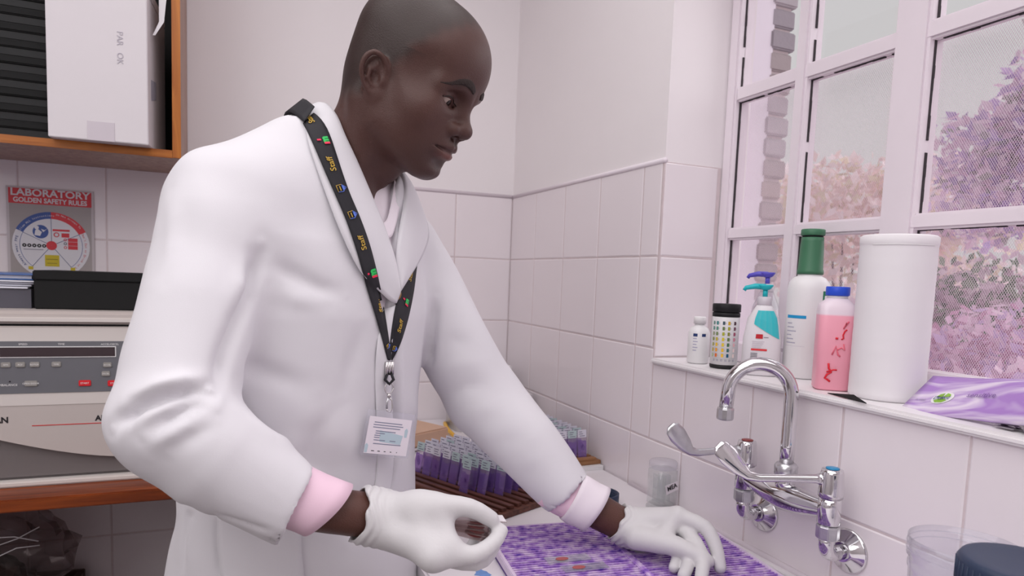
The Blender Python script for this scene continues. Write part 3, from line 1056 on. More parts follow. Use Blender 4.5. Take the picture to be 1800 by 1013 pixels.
# small white bottle at the far end
t = thing('white_bottle', 'small plain white bottle with blue marks at the far end of the sill', 'bottle')
put(t, .040, -.935)
MB().lathe([(.019, 0), (.022, .003), (.022, .062), (.018, .072), (.010, .078), (.010, .082)], 32).build('body', 'white_plastic', t)
MB().lathe([(.0125, .0815), (.0125, .094), (.011, .096)], 24).build('cap', 'white_plastic', t)
m = MB()
wrap(m, .0223, FACE - .50, FACE - .10, .056, .062, rgb(40, 60, 110))
wrap(m, .0223, FACE + .30, FACE + .68, .056, .062, rgb(40, 60, 110))
for k in range(5):
    wrap(m, .0223, FACE - .50, FACE - .15 + .1 * (k % 2), .051 - k * .006, .0524 - k * .006, rgb(160, 156, 190))
m.build('label', 'print', t, fix=False)

# test strip bottle
t = thing('test_strip_bottle', 'white test strip bottle with black cap and colour chart on the sill', 'bottle')
put(t, .045, -1.008)
MB().lathe([(.0245, 0), (.0262, .002), (.0262, .0075)], 36).build('base_band', 'black_plastic', t)
MB().lathe([(.0260, .0078), (.0260, .100), (.0255, .101)], 36).build('body', 'white_plastic', t)
MB().lathe([(.0262, .1012), (.0262, .1085), (.0240, .1095)], 36).build('neck_ring', 'black_plastic', t)
MB().lathe([(.0250, .110), (.0268, .111), (.0268, .1245), (.0255, .1262)], 36).build('cap', 'black_plastic', t)
m = MB()
tealg = [(110, 150, 140), (96, 150, 140), (150, 160, 120), (140, 150, 80), (170, 170, 90), (190, 170, 80), (180, 190, 150)]
cols5 = [tealg, [(70, 140, 140), (90, 150, 130), (120, 140, 90), (200, 180, 60), (232, 190, 60), (235, 160, 60), (220, 110, 50)],
         [(70, 90, 100), (110, 130, 80), (180, 180, 60), (220, 200, 60), (230, 200, 60), (236, 190, 50), (240, 190, 60)],
         [(220, 180, 60), (170, 170, 60), (140, 140, 60), (110, 130, 80), (80, 120, 80), (60, 110, 110), (30, 90, 120)],
         [(80, 50, 60), (110, 60, 80), (170, 80, 110), (220, 140, 160), (240, 190, 195), (246, 222, 220), (248, 226, 220)]]
offs = [-.92, -.60, -.12, .26, .72]
for ci, cc in enumerate(cols5):
    for k, c in enumerate(cc):
        z1 = .0925 - k * .0105
        wrap(m, .0263, FACE + offs[ci] - .085, FACE + offs[ci] + .085, z1 - .0068, z1, rgb(*c), 3)
        wrap(m, .0262, FACE + offs[ci] + .10, FACE + offs[ci] + .17, z1 - .005, z1 - .002, rgb(200, 196, 200), 2)
for k in range(6):
    wrap(m, .0263, FACE - .85 + k * .30, FACE - .68 + k * .30, .0145, .0185, rgb(170, 168, 176), 2)
wrap(m, .0262, FACE - 1.0, FACE + 1.0, .0215, .0219, rgb(190, 188, 196), 8)
m.build('colour_chart', 'print', t, fix=False)

# pump soap bottle (clear white with teal window)
mat('teal_plastic', rgb(30, 186, 196), .3)
mat('purple_plastic', rgb(92, 84, 196), .3)
mat('pump_collar', rgb(210, 204, 212), .3)
def pump_bottle(t, body, head, w=.034, d=.022, h=.122, lean=0.0):
    MB().loft([(0, w * .86, d * .86, 2.8), (.003, w, d, 2.8), (h * .55, w * .98, d * .98, 2.8), (h * .85, w * .80, d * .9, 2.6), (h, w * .50, d * .75, 2.2), (h + .006, .013, .013, 2)], 40).build('body', body, t)
    MB().lathe([(.0115, h + .006), (.0125, h + .008), (.0125, h + .020), (.010, h + .022)], 24).build('collar', 'pump_collar', t)
    MB().lathe([(.0045, h + .022), (.0045, h + .036)], 14).build('pump_stem', head, t)
    hd_ = MB().loft([(h + .034, .006, .006, 2), (h + .037, .010, .008, 2.2), (h + .042, .0135, .0095, 2.4), (h + .044, .013, .009, 2.4)], 24)
    hd_.tube([(0, 0, h + .040), (-.018, 0, h + .0405), (-.034, 0, h + .037), (-.037, 0, h + .032)], [.0055, .0052, .004, .0034], 12)
    hd_.build('pump_head', head, t)
mat('soap_white', rgb(232, 228, 232), .3)
t = thing('soap_bottle', 'white pump soap bottle with teal pump and teal shoulder on the sill', 'bottle')
put(t, .050, -1.103, FACE + math.pi / 2)
pump_bottle(t, 'soap_white', 'teal_plastic')
# teal window panel on the body front (front is local -y after rotation)
def soapr(z, h=.122, w=.034):
    k = [(0, .86), (.003, 1), (h * .55, .98), (h * .85, .80), (h, .50), (h + .006, .382)]
    for (z0, a), (z1, b_) in zip(k[:-1], k[1:]):
        if z0 <= z <= z1:
            return w * (a + (b_ - a) * (z - z0) / (z1 - z0))
    return w
def soapd(z, h=.122, d=.022):
    k = [(0, .86), (.003, 1), (h * .55, .98), (h * .85, .9), (h, .75), (h + .006, .59)]
    for (z0, a), (z1, b_) in zip(k[:-1], k[1:]):
        if z0 <= z <= z1:
            return d * (a + (b_ - a) * (z - z0) / (z1 - z0))
    return d
def body_patch(m, xz, col, p=2.75, off=.0005):
    vs_ = []
    for (fx, z) in xz:
        rx, ry = soapr(z) + off, soapd(z) + off
        x = fx * rx
        y = -ry * max(0.0, 1 - abs(fx) ** p) ** (1 / p) - .0004
        vs_.append((x, y, z))
    m.add(vs_, [tuple(range(len(vs_)))], col, True)
def strip_patch(m, f0, f1, z0, z1, col, n=8):
    for k in range(n):
        a, c = f0 + (f1 - f0) * k / n, f0 + (f1 - f0) * (k + 1) / n
        body_patch(m, [(a, z0), (c, z0), (c, z1), (a, z1)], col)
m = MB()
n = 12
for k in range(n):
    a, c = -.55 + 1.4 * k / n, -.55 + 1.4 * (k + 1) / n
    za, zb_ = .094 - .026 * (a + .55) / 1.4, .094 - .026 * (c + .55) / 1.4
    for q in range(4):
        u0, u1 = q / 4, (q + 1) / 4
        zt = .119
        body_patch(m, [(a, za + (zt - za) * u0), (c, zb_ + (zt - zb_) * u0), (c, zb_ + (zt - zb_) * u1), (a, za + (zt - za) * u1)], rgb(60 + 8 * (k % 3), 196, 204))
m.build('teal_panel', 'print', t, fix=False)
m = MB()
strip_patch(m, -.55, .25, .046, .0495, rgb(222, 60, 64))
strip_patch(m, -.36, .0, .068, .076, rgb(196, 40, 50), 5)
strip_patch(m, .05, .30, .070, .0712, rgb(130, 120, 130), 3)
for k in range(4):
    strip_patch(m, -.52, .1 - .05 * k, .062 - k * .0035, .0632 - k * .0035, rgb(214, 206, 214), 4)
for k in range(5):
    strip_patch(m, -.56, -.22, .040 - k * .003, .0415 - k * .003, rgb(130, 128, 136), 3)
m.build('label', 'print', t, fix=False)

t = thing('soap_bottle', 'clear pump bottle with purple pump standing behind the teal soap bottle', 'bottle')
put(t, .105, -1.048, FACE + math.pi / 2 - .2)
pump_bottle(t, 'clear_plastic', 'purple_plastic', .030, .022, .146)

# large white bottle with green cap
mat('green_cap', rgb(66, 118, 88), .45)
t = thing('eyewash_bottle', 'large white bottle with a tall green cap behind the pink bottle', 'bottle')
put(t, .114, -1.142, FACE + math.pi / 2)
MB().lathe([(.033, 0), (.036, .003), (.036, .160), (.034, .172), (.027, .181), (.021, .184), (.021, .188)], 36).build('body', 'white_plastic', t)
MB().lathe([(.0225, .1875), (.0225, .1935), (.0212, .197), (.0198, .240), (.0190, .2465), (.0190, .2535)], 32).build('cap', 'green_cap', t)
MB().lathe([(.0178, .2538), (.0178, .2565)], 32).build('seal_groove', 'black_plastic', t)
MB().lathe([(.0195, .2566), (.0205, .2585), (.0205, .2665), (.019, .2680)], 32).build('cap_top', 'green_cap', t)
m = MB()
A0 = -math.pi / 2
wrap(m, .0363, A0 + .62, A0 + 1.3, .02, .158, rgb(20, 120, 84), 6)
wrap(m, .0365, A0 + .72, A0 + 1.3, .03, .150, rgb(232, 232, 236), 6)
wrap(m, .0367, A0 + .80, A0 + 1.3, .125, .145, rgb(20, 120, 84), 5)
wrap(m, .0367, A0 + .80, A0 + 1.3, .04, .115, rgb(20, 120, 84), 5)
wrap(m, .0363, A0 - 1.15, A0 - .12, .108, .1135, rgb(30, 150, 204), 8)
for k in range(6):
    wrap(m, .0363, A0 - 1.1, A0 - .8 + .12 * (k % 3), .098 - k * .007, .0998 - k * .007, rgb(176, 172, 190), 3)
wrap(m, .0362, A0 - 1.18, A0 - .10, .058, .0585, rgb(208, 202, 214), 5)
m.build('label', 'print', t, fix=False)

# pink bottle with blue cap
def two_tone(name, lo, hi, zsplit, soft):
    m_ = mat(name, lo, .35)
    nt = m_.node_tree
    tc = nt.nodes.new('ShaderNodeTexCoord')
    sx_ = nt.nodes.new('ShaderNodeSeparateXYZ')
    mr = nt.nodes.new('ShaderNodeMapRange')
    mr.inputs[1].default_value = zsplit - soft
    mr.inputs[2].default_value = zsplit + soft
    mx = nt.nodes.new('ShaderNodeMix')
    mx.data_type = 'RGBA'
    mx.inputs[6].default_value = lo
    mx.inputs[7].default_value = hi
    nt.links.new(tc.outputs['Object'], sx_.inputs[0])
    nt.links.new(sx_.outputs[2], mr.inputs[0])
    nt.links.new(mr.outputs[0], mx.inputs[0])
    nt.links.new(mx.outputs[2], nt.nodes['Principled BSDF'].inputs['Base Color'])
    return m_
two_tone('pink_liquid_bottle', rgb(250, 172, 190), rgb(238, 222, 232), .121, .0015)
mat('blue_cap', rgb(42, 84, 214), .4, noise=.15, scale=200)
t = thing('pink_bottle', 'square translucent bottle of pink liquid with a blue cap on the sill', 'bottle')
put(t, .050, -1.263, FACE + math.pi / 2 + .05)
MB().loft([(0, .024, .021, 4), (.003, .027, .024, 4.5), (.128, .0275, .0245, 4.5), (.138, .026, .022, 3.6), (.145, .0185, .0175, 2.4), (.148, .016, .016, 2)], 48).build('body', 'pink_liquid_bottle', t)
MB().lathe([(.0155, .148), (.0155, .152)], 24).build('neck', 'white_plastic', t)
MB().lathe([(.0170, .152), (.0180, .1535), (.0180, .165), (.0170, .1665)], 28).build('cap', 'blue_cap', t)
mat('marker_red', rgb(222, 30, 50), .5)
mat('marker_rose', rgb(236, 110, 130), .5)
def stroke(material, pts, r=.0011):
    MB().tube([(x, -.0250, z) for x, z in pts], r, 6).build('handwriting', material, t)
stroke('marker_red', [(-.010, .044), (-.009, .036), (-.005, .030), (-.011, .026), (-.014, .020), (-.010, .018), (-.006, .015)], .0016)
stroke('marker_red', [(-.012, .030), (-.002, .034), (.003, .034)], .0011)
stroke('marker_red', [(-.001, .083), (-.0005, .086)], .0020)
stroke('marker_red', [(.006, .083), (.009, .085), (.008, .090), (.010, .096), (.013, .099)], .0012)
stroke('marker_rose', [(-.006, .058), (-.001, .072), (.003, .058), (.006, .056)], .0013)
stroke('marker_rose', [(.001, .066), (.007, .070), (.012, .066), (.010, .076)], .001)
stroke('marker_rose', [(.008, .100), (.012, .110), (.010, .104), (.015, .112)], .0012)

# large white paper roll
mat('roll_paper', rgb(236, 232, 235), .8, bump=.08, bscale=20)
t = thing('paper_roll', 'tall white wrapped paper towel roll standing on the sill', 'paper roll')
put(t, .073, -1.346)
pr = [(.0500, 0), (.0522, .003)]
for k in range(1, 40):
    z = .003 + k * .0058
    pr.append((.0522 + .00012 * math.sin(k * 1.7) + .00012 * math.sin(k * .6), z))
pr += [(.0524, .231), (.0529, .2325), (.0529, .243), (.049, .2455), (.020, .246), (.020, .235)]
MB().lathe(pr, 48).build('roll', 'roll_paper', t)
MB().tube([(-.0 + .0527 * math.cos(FACE - .9 + i * .05), .0527 * math.sin(FACE - .9 + i * .05), .2300) for i in range(36)], .0005, 5).build('wrap_edge', 'white_plastic', t)
bt = MB()
bt.add([(0, 0, 0), (.04, -.012, .001), (.085, -.02, .0005), (.05, -.004, .006), (0, 0, .0012), (.04, -.012, .0022), (.085, -.02, .0017), (.05, -.004, .0072)],
       [(0, 1, 3), (1, 2, 3), (4, 7, 5), (5, 7, 6), (0, 4, 5, 1), (1, 5, 6, 2), (2, 6, 7, 3), (3, 7, 4, 0)])
o = bt.build('black_scrap', 'black_matte')
o.location = (.004, -1.300, SZ)
o.rotation_euler = (0, 0, -1.55)
tag(o, 'small black plastic scrap sticking out under the paper roll', 'scrap')

# wet wipes pack
def wipes_mat():
    m_ = mat('wipes_film', rgb(190, 160, 210), .3, bump=.3, bscale=18)
    nt = m_.node_tree
    tc = nt.nodes.new('ShaderNodeTexCoord')
    n_ = nt.nodes.new('ShaderNodeTexNoise')
    n_.inputs['Scale'].default_value = 9
    n_.inputs['Distortion'].default_value = 2.5
    mp_ = nt.nodes.new('ShaderNodeMapping')
    mp_.inputs['Scale'].default_value = (.7, 2.5, 2.5)
    cr = nt.nodes.new('ShaderNodeValToRGB')
    e = cr.color_ramp.elements
    e[0].position, e[0].color = .38, rgb(170, 130, 200)
    e[1].position, e[1].color = .62, rgb(226, 212, 232)
    nt.links.new(tc.outputs['Object'], mp_.inputs[0])
    nt.links.new(mp_.outputs[0], n_.inputs['Vector'])
    nt.links.new(n_.outputs['Fac'], cr.inputs[0])
    nt.links.new(cr.outputs[0], nt.nodes['Principled BSDF'].inputs['Base Color'])
wipes_mat()
t = thing('wipes_pack', 'crumpled purple wet wipes pack lying at the near end of the sill', 'wipes pack', (.050, -1.540, SZ + .029), rotz=-math.pi / 2)
t.rotation_euler = (.62, -.09, -math.pi / 2 - .06)
# local x runs along the sill towards the viewer, local y towards the room is negative
NX, NY = 26, 12
vs_, fs_ = [], []
for side in (1, -1):
    for i in range(NX + 1):
        u = i / NX
        for j in range(NY + 1):
            v = j / NY
            x = -.135 + .31 * u
            y = -.042 + .084 * v
            puff = (math.sin(math.pi * min(1, max(0, (u - .10) / .84))) ** .5 if .10 < u < .94 else 0) * math.sin(math.pi * v) ** .45
            hgt = .0008 + puff * (.010 + .006 * u) * (1 + .25 * math.sin(9 * u + 5 * v) * side)
            if side > 0:
                hgt += .010 * math.exp(-((u - .80) / .10) ** 2) * math.sin(math.pi * v) ** .5
            vs_.append((x, y, side * hgt + .004 * math.sin(4 * u) * u))
n1 = (NX + 1) * (NY + 1)
for s in (0, 1):
    for i in range(NX):
        for j in range(NY):
            q = s * n1 + i * (NY + 1) + j
            fs_.append((q, q + NY + 1, q + NY + 2, q + 1) if s == 0 else (q, q + 1, q + NY + 2, q + NY + 1))
for i in range(NX):
    q = i * (NY + 1)
    fs_.append((q, n1 + q, n1 + q + NY + 1, q + NY + 1))
    q2 = q + NY
    fs_.append((q2, q2 + NY + 1, n1 + q2 + NY + 1, n1 + q2))
for j in range(NY):
    fs_.append((j, j + 1, n1 + j + 1, n1 + j))
    q = NX * (NY + 1) + j
    fs_.append((q, n1 + q, n1 + q + 1, q + 1))
m = MB().add(vs_, fs_, smooth=True)
pk = m.build('film', 'wipes_film', t)
bv = BVHTree.FromPolygons([Vector(v) for v in vs_], fs_)
def on_pack(x, y, off=.0006):
    h = bv.ray_cast(Vector((x, y, .2)), Vector((0, 0, -1)))
    return h[0] + Vector((0, 0, off)) if h[0] is not None else Vector((x, y, 0))
def drape_text(s, size, x, y, material, sx=1.0, ang=0.0):
    o = text_obj('lettering', s, size, Matrix.Translation((x, y, 0)) @ Matrix.Rotation(ang, 4, 'Z'), material, t, extrude=.0001, sx=sx)
    for v in o.data.vertices:
        q = on_pack(v.co.x, v.co.y, .0022 + v.co.z)
        v.co.z = q.z
    return o
mat('logo_green', rgb(140, 190, 50), .4)
lg = MB()
ring = [(.016 * math.cos(a * math.pi / 16), .013 * math.sin(a * math.pi / 16)) for a in range(32)]
def drape_poly(m_, pts, cx, cy, off):
    c_ = on_pack(cx, cy, off)
    vv = [c_] + [on_pack(cx + x, cy + y, off) for x, y in pts]
    m_.add(vv, [(0, k, k % len(pts) + 1) for k in range(1, len(pts) + 1)], None, True)
drape_poly(lg, ring, -.083, -.012, .0008)
lg.build('logo_disc', 'white_plastic', t, fix=False)
lg = MB()
drape_poly(lg, [(-.011, .003), (-.008, .008), (-.002, .0105), (-.001, .003)], -.083, -.012, .0012)
drape_poly(lg, [(.001, .003), (.002, .0105), (.008, .008), (.011, .003)], -.083, -.012, .0012)
drape_poly(lg, [(-.010, -.006), (.010, -.006), (.005, -.0105), (-.005, -.0105)], -.083, -.012, .0012)
lg.build('logo_mark', 'logo_green', t, fix=False)
drape_text('Dettol', .0100, -.083, -.0135, 'blue_ink', .9)
mat('mauve_ink', rgb(130, 96, 160), .5)
drape_text('sensitive', .0115, -.030, -.006, 'mauve_ink')
drape_text('10 WIPES', .0042, -.115, -.016, 'grey_ink')
o = thing('foil_packet', 'shiny dark foil packet squashed under the wipes pack', 'packet', (.022, -1.63, SZ), rotz=-math.pi / 2 - .05)
me = blob_mesh((0, 0, .0075), (.070, .022, .0075), amp=.45, seed=21)
mat('foil', (.42, .40, .42, 1), .2, 1.0, bump=.4, bscale=90)
new_obj('film', me, o, 'foil')
MB().box((-.084, -.016, .002), (-.060, .016, .0035)).build('crimped_end', 'foil', o)

# ------------------------------------------------------------------ staining jar
t = thing('coplin_jar', 'glass staining jar with screw lid and handwritten label on the worktop', 'jar', (-.037, -.945, CZ + .0005), rotz=.1)
MB().lathe([(.029, 0), (.0305, .001), (.0305, .006), (.026, .011), (.0245, .013)], 32).build('foot', 'clear_glass', t)
MB().loft([(.0132, .0245, .0225, 5), (.082, .0245, .0225, 5), (.086, .022, .022, 2)], 40).build('body', 'clear_glass', t)
MB().lathe([(.0275, .0862), (.0285, .0875), (.0285, .0985), (.0265, .101), (.012, .1025)], 36).build('lid', 'clear_plastic', t)
jar = t
for k in range(3):
    js = MB().box((-.0006, -.0125, 0), (.0006, .0125, .056)).build('glass_slide', 'clear_glass')
    js.matrix_world = jar.matrix_basis @ Matrix.Translation((-.013 + k * .012, 0, .0165))
    tag(js, 'clear slide standing inside the glass staining jar, ' + ['nearest the coat', 'the middle one', 'nearest the wall'][k], 'slide', 'slides inside the staining jar')
M = frame((-.005, -.0238, .048), (1, 0, .25), (-.25, 0, 1))
MB().poly([(-.006, -.010), (.026, -.009), (.026, .009), (-.006, .010)], 0, .0004, M).build('label', 'white_card', t)
M2 = frame((.005, -.0246, .0515), (1, 0, .30), (-.3, 0, 1))
text_obj('handwriting', 'MEA', .0130, M2, 'black_ink', t, bold=.0003)

# dark blue screw lid lying upside down
t = thing('screw_lid', 'dark navy blue screw lid lying on the worktop behind the sleeve', 'lid', (-.148, -.885, CZ + .0005))
MB().lathe([(.036, 0), (.0405, .0015), (.0405, .026), (.0385, .0265), (.0365, .026), (.0365, .004), (.003, .004)], 40).build('shell', 'navy_plastic', t)
for k in range(3):
    MB().tube([(.0370 * math.cos(a * .2), .0370 * math.sin(a * .2), .010 + k * .005) for a in range(32)], .0008, 5).build('thread', 'navy_plastic', t)

# clear beaker and navy lidded pot at the near right
t = thing('plastic_beaker', 'clear ribbed plastic beaker at the near right on the worktop', 'beaker', (-.094, -1.592, CZ + .0005))
MB().lathe([(.047, 0), (.050, .002), (.0535, .146), (.0550, .148), (.0550, .1525), (.0535, .154), (.0545, .1605), (.0565, .162), (.0565, .184), (.0555, .184), (.0540, .163), (.0520, .146), (.048, .004), (.004, .003)], 48, cap=False).build('wall', 'clear_plastic', t)
for zz_ in (.169, .1765):
    MB().tube([(.0567 * math.cos(a * math.pi / 24), .0567 * math.sin(a * math.pi / 24), zz_) for a in range(49)], .0008, 6).build('rib', 'clear_plastic', t)
t = thing('lidded_pot', 'plastic pot with dark navy lid in front of the clear beaker', 'pot', (-.185, -1.704, CZ + .0005))
MB().lathe([(.048, 0), (.050, .002), (.050, .186), (.047, .1885)], 40).build('pot', 'clear_plastic', t)
lidp = [(.0520, .189), (.0530, .1905), (.0530, .2145), (.0505, .2185), (.0465, .2193), (.036, .2185), (.004, .2183)]
MB().lathe(lidp, 48).build('lid', 'navy_plastic', t)
rb = MB()
for k in range(48):
    a = 2 * math.pi * k / 48
    rb.tube([(.0531 * math.cos(a), .0531 * math.sin(a), .1915), (.0531 * math.cos(a), .0531 * math.sin(a), .2135)], .0009, 5)
rb.build('grip_ribs', 'navy_plastic', t, fix=False)

# ------------------------------------------------------------------ slide racks with stained slides
attr_mat('slide_print', .35)
clear_mat('slide_glass', (.95, .92, .97, 1), .3, .05, .12, rgb(222, 200, 232))
clear_mat('slide_stained', (.84, .72, .91, 1), .2, .1, .30, rgb(158, 128, 208))
SL_W, SL_H, SL_T = .0255, .072, .0011
slide_glass_me = MB().box((-SL_W / 2, -SL_T / 2, 0), (SL_W / 2, SL_T / 2, SL_H)).mesh('slide_glass')
frost_var = []
for k in range(5):
    m = MB()
    m.box((-SL_W / 2 + .0005, -SL_T / 2 - .0004, SL_H - .019), (SL_W / 2 - .0005, SL_T / 2 + .0004, SL_H - .0003), rgb(222, 220, 232) if k != 2 else rgb(190, 208, 210))
    for q in range(3):
        x0 = -SL_W / 2 + .003 + random.uniform(0, .003)
        z0 = SL_H - .006 - q * .005
        m.box((x0, -SL_T / 2 - .0006, z0), (x0 + random.uniform(.009, .016), -SL_T / 2 - .0003, z0 + .0015), rgb(110, 104, 130))
    frost_var.append(m.mesh('frosted_end'))
smear_var = []
for k in range(4):
    m = MB()
    x0, x1 = -.0118, .0118
    z1 = random.uniform(.046, .0515)
    pts = [(x0, .004), (x1, .004)]
    for q in range(6):
        f = q / 5
        pts.append((x1 + (x0 - x1) * f, z1 - random.uniform(0, .005)))
    m.poly(pts, 0, .0003, frame((0, -SL_T / 2 - .0001, 0), (1, 0, 0), (0, 0, 1)))
    for q in range(2):
        cx_, cz_ = random.uniform(-.004, .004), random.uniform(.018, .036)
        m.poly([(cx_ + .0055 * math.cos(a * .7), cz_ + .008 * math.sin(a * .7)) for a in range(9)], .0003, .0005, frame((0, -SL_T / 2 - .0001, 0), (1, 0, 0), (0, 0, 1)))
    smear_var.append(m.mesh('blood_smear'))
for me in frost_var:
    me.materials.append(MATS['slide_print'])
for me in smear_var:
    me.materials.append(MATS['slide_stained'])
slide_glass_me.materials.append(MATS['slide_glass'])
ORD = ['first', 'second', 'third', 'fourth', 'fifth', 'sixth', 'seventh', 'eighth', 'ninth', 'tenth', 'eleventh', 'twelfth', 'thirteenth', 'fourteenth']
def add_slide(M, label, group):
    o = bpy.data.objects.new('glass_slide', None)
    COL.objects.link(o)
    o.empty_display_size = .01
    o.matrix_world = M
    tag(o, label, 'slide', group)
    for nm, me in (('glass', slide_glass_me), ('frosted_end', random.choice(frost_var)), ('smear', random.choice(smear_var))):
        c = bpy.data.objects.new(nm, me)
        COL.objects.link(c)
        c.parent = o

def rack(name, label, M, L, Wd, material, nrow):
    """wooden rack: base board with grooved rails; local x across the rows, local y away"""
    t = thing(name, label, 'rack')
    t.matrix_world = M
    MB().box((0, 0, 0), (L, Wd, .010)).build('base_board', material, t, bevel=.001)
    pitch = (Wd - .03) / nrow
    for r in range(nrow + 1):
        y = .004 + r * pitch
        MB().box((.006, y, .010), (L - .012, y + pitch - .009, .0165)).build('rail', material, t, bevel=.0008)
    return pitch

MA = Matrix.Translation((-.534, -.612, CZ + .0005)) @ Matrix.Rotation(math.radians(-64.8), 4, 'Z')
# rack A: front edge runs from near the coat to the right hand corner
LA, WA, NA = .340, .21, 8
pitch = rack('slide_rack', 'dark brown wooden slide rack full of stained slides in front of the coat', MA, LA, WA, 'rack_wood', NA)
for r in range(NA):
    for c in range(9):
        if c == 8 and r < 3:
            continue
        if r == 0 or (r == 1 and c not in (6,)):
            continue
        x = .026 + c * .0292 + random.uniform(-.001, .001)
        y = .004 + (r + 1) * pitch - .0045
        tl = random.uniform(-.05, .05)
        Ms = MA @ Matrix.Translation((x, y, .0105)) @ Matrix.Rotation(math.radians(-9) + tl, 4, 'X') @ Matrix.Rotation(random.uniform(-.05, .05), 4, 'Z')
        add_slide(Ms, 'stained slide in dark rack, %s row from front, %s from coat' % (ORD[r - 1], ORD[c]), 'stained slides in the dark brown rack')
MBk = Matrix.Translation((-.150, -.655, CZ + .0105)) @ Matrix.Rotation(math.radians(4), 4, 'Z')
LB, WB, NB = .146, .36, 14
t_sup = MB().box((-.152, -.660, CZ + .0003), (-.006, -.30, CZ + .0103)).build('white_board', 'white_plastic')
tag(t_sup, 'flat white board under the light wooden slide rack by the tiled wall', 'board')
pitch = rack('slide_rack', 'light brown wooden slide rack by the tiled wall behind the sleeve', MBk, LB, WB, 'rack_wood_light', NB)
for r in range(0, NB):
    for c in range(1 if r == 0 else 0, 4):
        x = .020 + c * .0285
        y = .004 + (r + 1) * pitch - .0045
        Ms = MBk @ Matrix.Translation((x, y, .0105)) @ Matrix.Rotation(math.radians(-6) + random.uniform(-.05, .05), 4, 'X')
        add_slide(Ms, 'stained slide in light rack, %s row from near end, %s from wall' % (ORD[r], ORD[3 - c]), 'stained slides in the light brown rack')

# ------------------------------------------------------------------ staining tray with parallel bars
tr = thing('staining_tray', 'purple stained plastic staining tray with rows of bars under the left glove', 'tray', (-.258, -1.20, CZ + .0006), rotz=math.radians(-7))
attr_mat('stain_plastic', .35)
def stain_mat():
    m_ = mat('stained_bars', rgb(170, 130, 200), .35)
    nt = m_.node_tree
    gi = nt.nodes.new('ShaderNodeNewGeometry')
    n1_ = nt.nodes.new('ShaderNodeTexNoise')
    n1_.inputs['Scale'].default_value = 60
    n1_.inputs['Detail'].default_value = 6
    cr = nt.nodes.new('ShaderNodeValToRGB')
    e = cr.color_ramp.elements
    e[0].position, e[0].color = .30, rgb(100, 62, 178)
    e[1].position, e[1].color = .62, rgb(228, 202, 240)
    el = cr.color_ramp.elements.new(.46)
    el.color = rgb(176, 130, 214)
    nt.links.new(gi.outputs['Position'], n1_.inputs['Vector'])
    nt.links.new(n1_.outputs['Fac'], cr.inputs[0])
    nt.links.new(cr.outputs[0], nt.nodes['Principled BSDF'].inputs['Base Color'])
stain_mat()
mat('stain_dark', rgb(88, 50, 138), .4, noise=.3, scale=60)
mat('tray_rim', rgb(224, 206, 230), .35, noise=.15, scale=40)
HX, HYn, HYf = .208, -.24, .205
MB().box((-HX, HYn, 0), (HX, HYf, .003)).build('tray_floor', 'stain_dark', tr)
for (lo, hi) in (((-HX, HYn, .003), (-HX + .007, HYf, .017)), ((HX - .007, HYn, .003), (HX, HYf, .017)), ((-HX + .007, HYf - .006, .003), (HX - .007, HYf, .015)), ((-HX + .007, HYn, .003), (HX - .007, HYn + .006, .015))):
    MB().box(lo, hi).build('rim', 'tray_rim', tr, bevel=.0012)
MB().box((-.0055, HYn + .006, .003), (.0055, HYf - .006, .0185)).build('spine', 'stained_bars', tr, bevel=.001)
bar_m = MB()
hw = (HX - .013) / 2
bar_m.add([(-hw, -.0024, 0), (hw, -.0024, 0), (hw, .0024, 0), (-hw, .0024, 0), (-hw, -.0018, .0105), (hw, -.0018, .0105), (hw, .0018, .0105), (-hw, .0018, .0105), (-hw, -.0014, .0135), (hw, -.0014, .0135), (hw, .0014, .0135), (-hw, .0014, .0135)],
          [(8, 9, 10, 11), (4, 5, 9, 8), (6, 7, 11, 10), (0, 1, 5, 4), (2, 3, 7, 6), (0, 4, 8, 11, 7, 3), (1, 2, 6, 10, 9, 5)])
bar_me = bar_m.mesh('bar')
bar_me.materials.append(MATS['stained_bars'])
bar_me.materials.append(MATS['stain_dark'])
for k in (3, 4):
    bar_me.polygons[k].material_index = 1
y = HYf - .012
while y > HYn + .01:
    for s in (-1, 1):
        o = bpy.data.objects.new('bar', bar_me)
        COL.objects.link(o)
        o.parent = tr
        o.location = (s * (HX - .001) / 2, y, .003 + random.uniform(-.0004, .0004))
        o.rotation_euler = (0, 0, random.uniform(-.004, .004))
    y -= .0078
# two slides with fresh blood films lying on the bars
mat('blood_film', rgb(176, 92, 92), .4)
for k, (x, yy_) in enumerate(((-.105, .040), (-.090, .005))):
    t = thing('glass_slide', ['clear slide with a red blood drop on the tray bars, farther one', 'clear slide with a red blood drop on the tray bars, nearer one'][k], 'slide', group='fresh slides on the tray')
    t.matrix_world = tr.matrix_basis @ Matrix.Translation((x, yy_, .0178)) @ Matrix.Rotation(.05, 4, 'Z')
    MB().box((-.037, -.012, 0), (.037, .012, .001)).build('glass', 'clear_glass', t)
    dr = MB()
    dr.poly([(-.010 + .011 * math.cos(a * .524), .006 * math.sin(a * .524)) for a in range(12)], .0011, .0015)
    dr.build('blood_film', 'blood_film', t)
# blue stain spot on the worktop
sp = MB()
sp.poly([(.010 * math.cos(a * .45) * (1 + .4 * math.sin(3 * a)), .016 * math.sin(a * .45) * (1 + .3 * math.cos(2 * a))) for a in range(14)], 0, .0004)
mat('blue_stain', rgb(110, 150, 210), .4, noise=.3, scale=80)
o = sp.build('stain_spot', 'blue_stain', wt)
o.location = (-.492, -1.12, CZ + .0002)

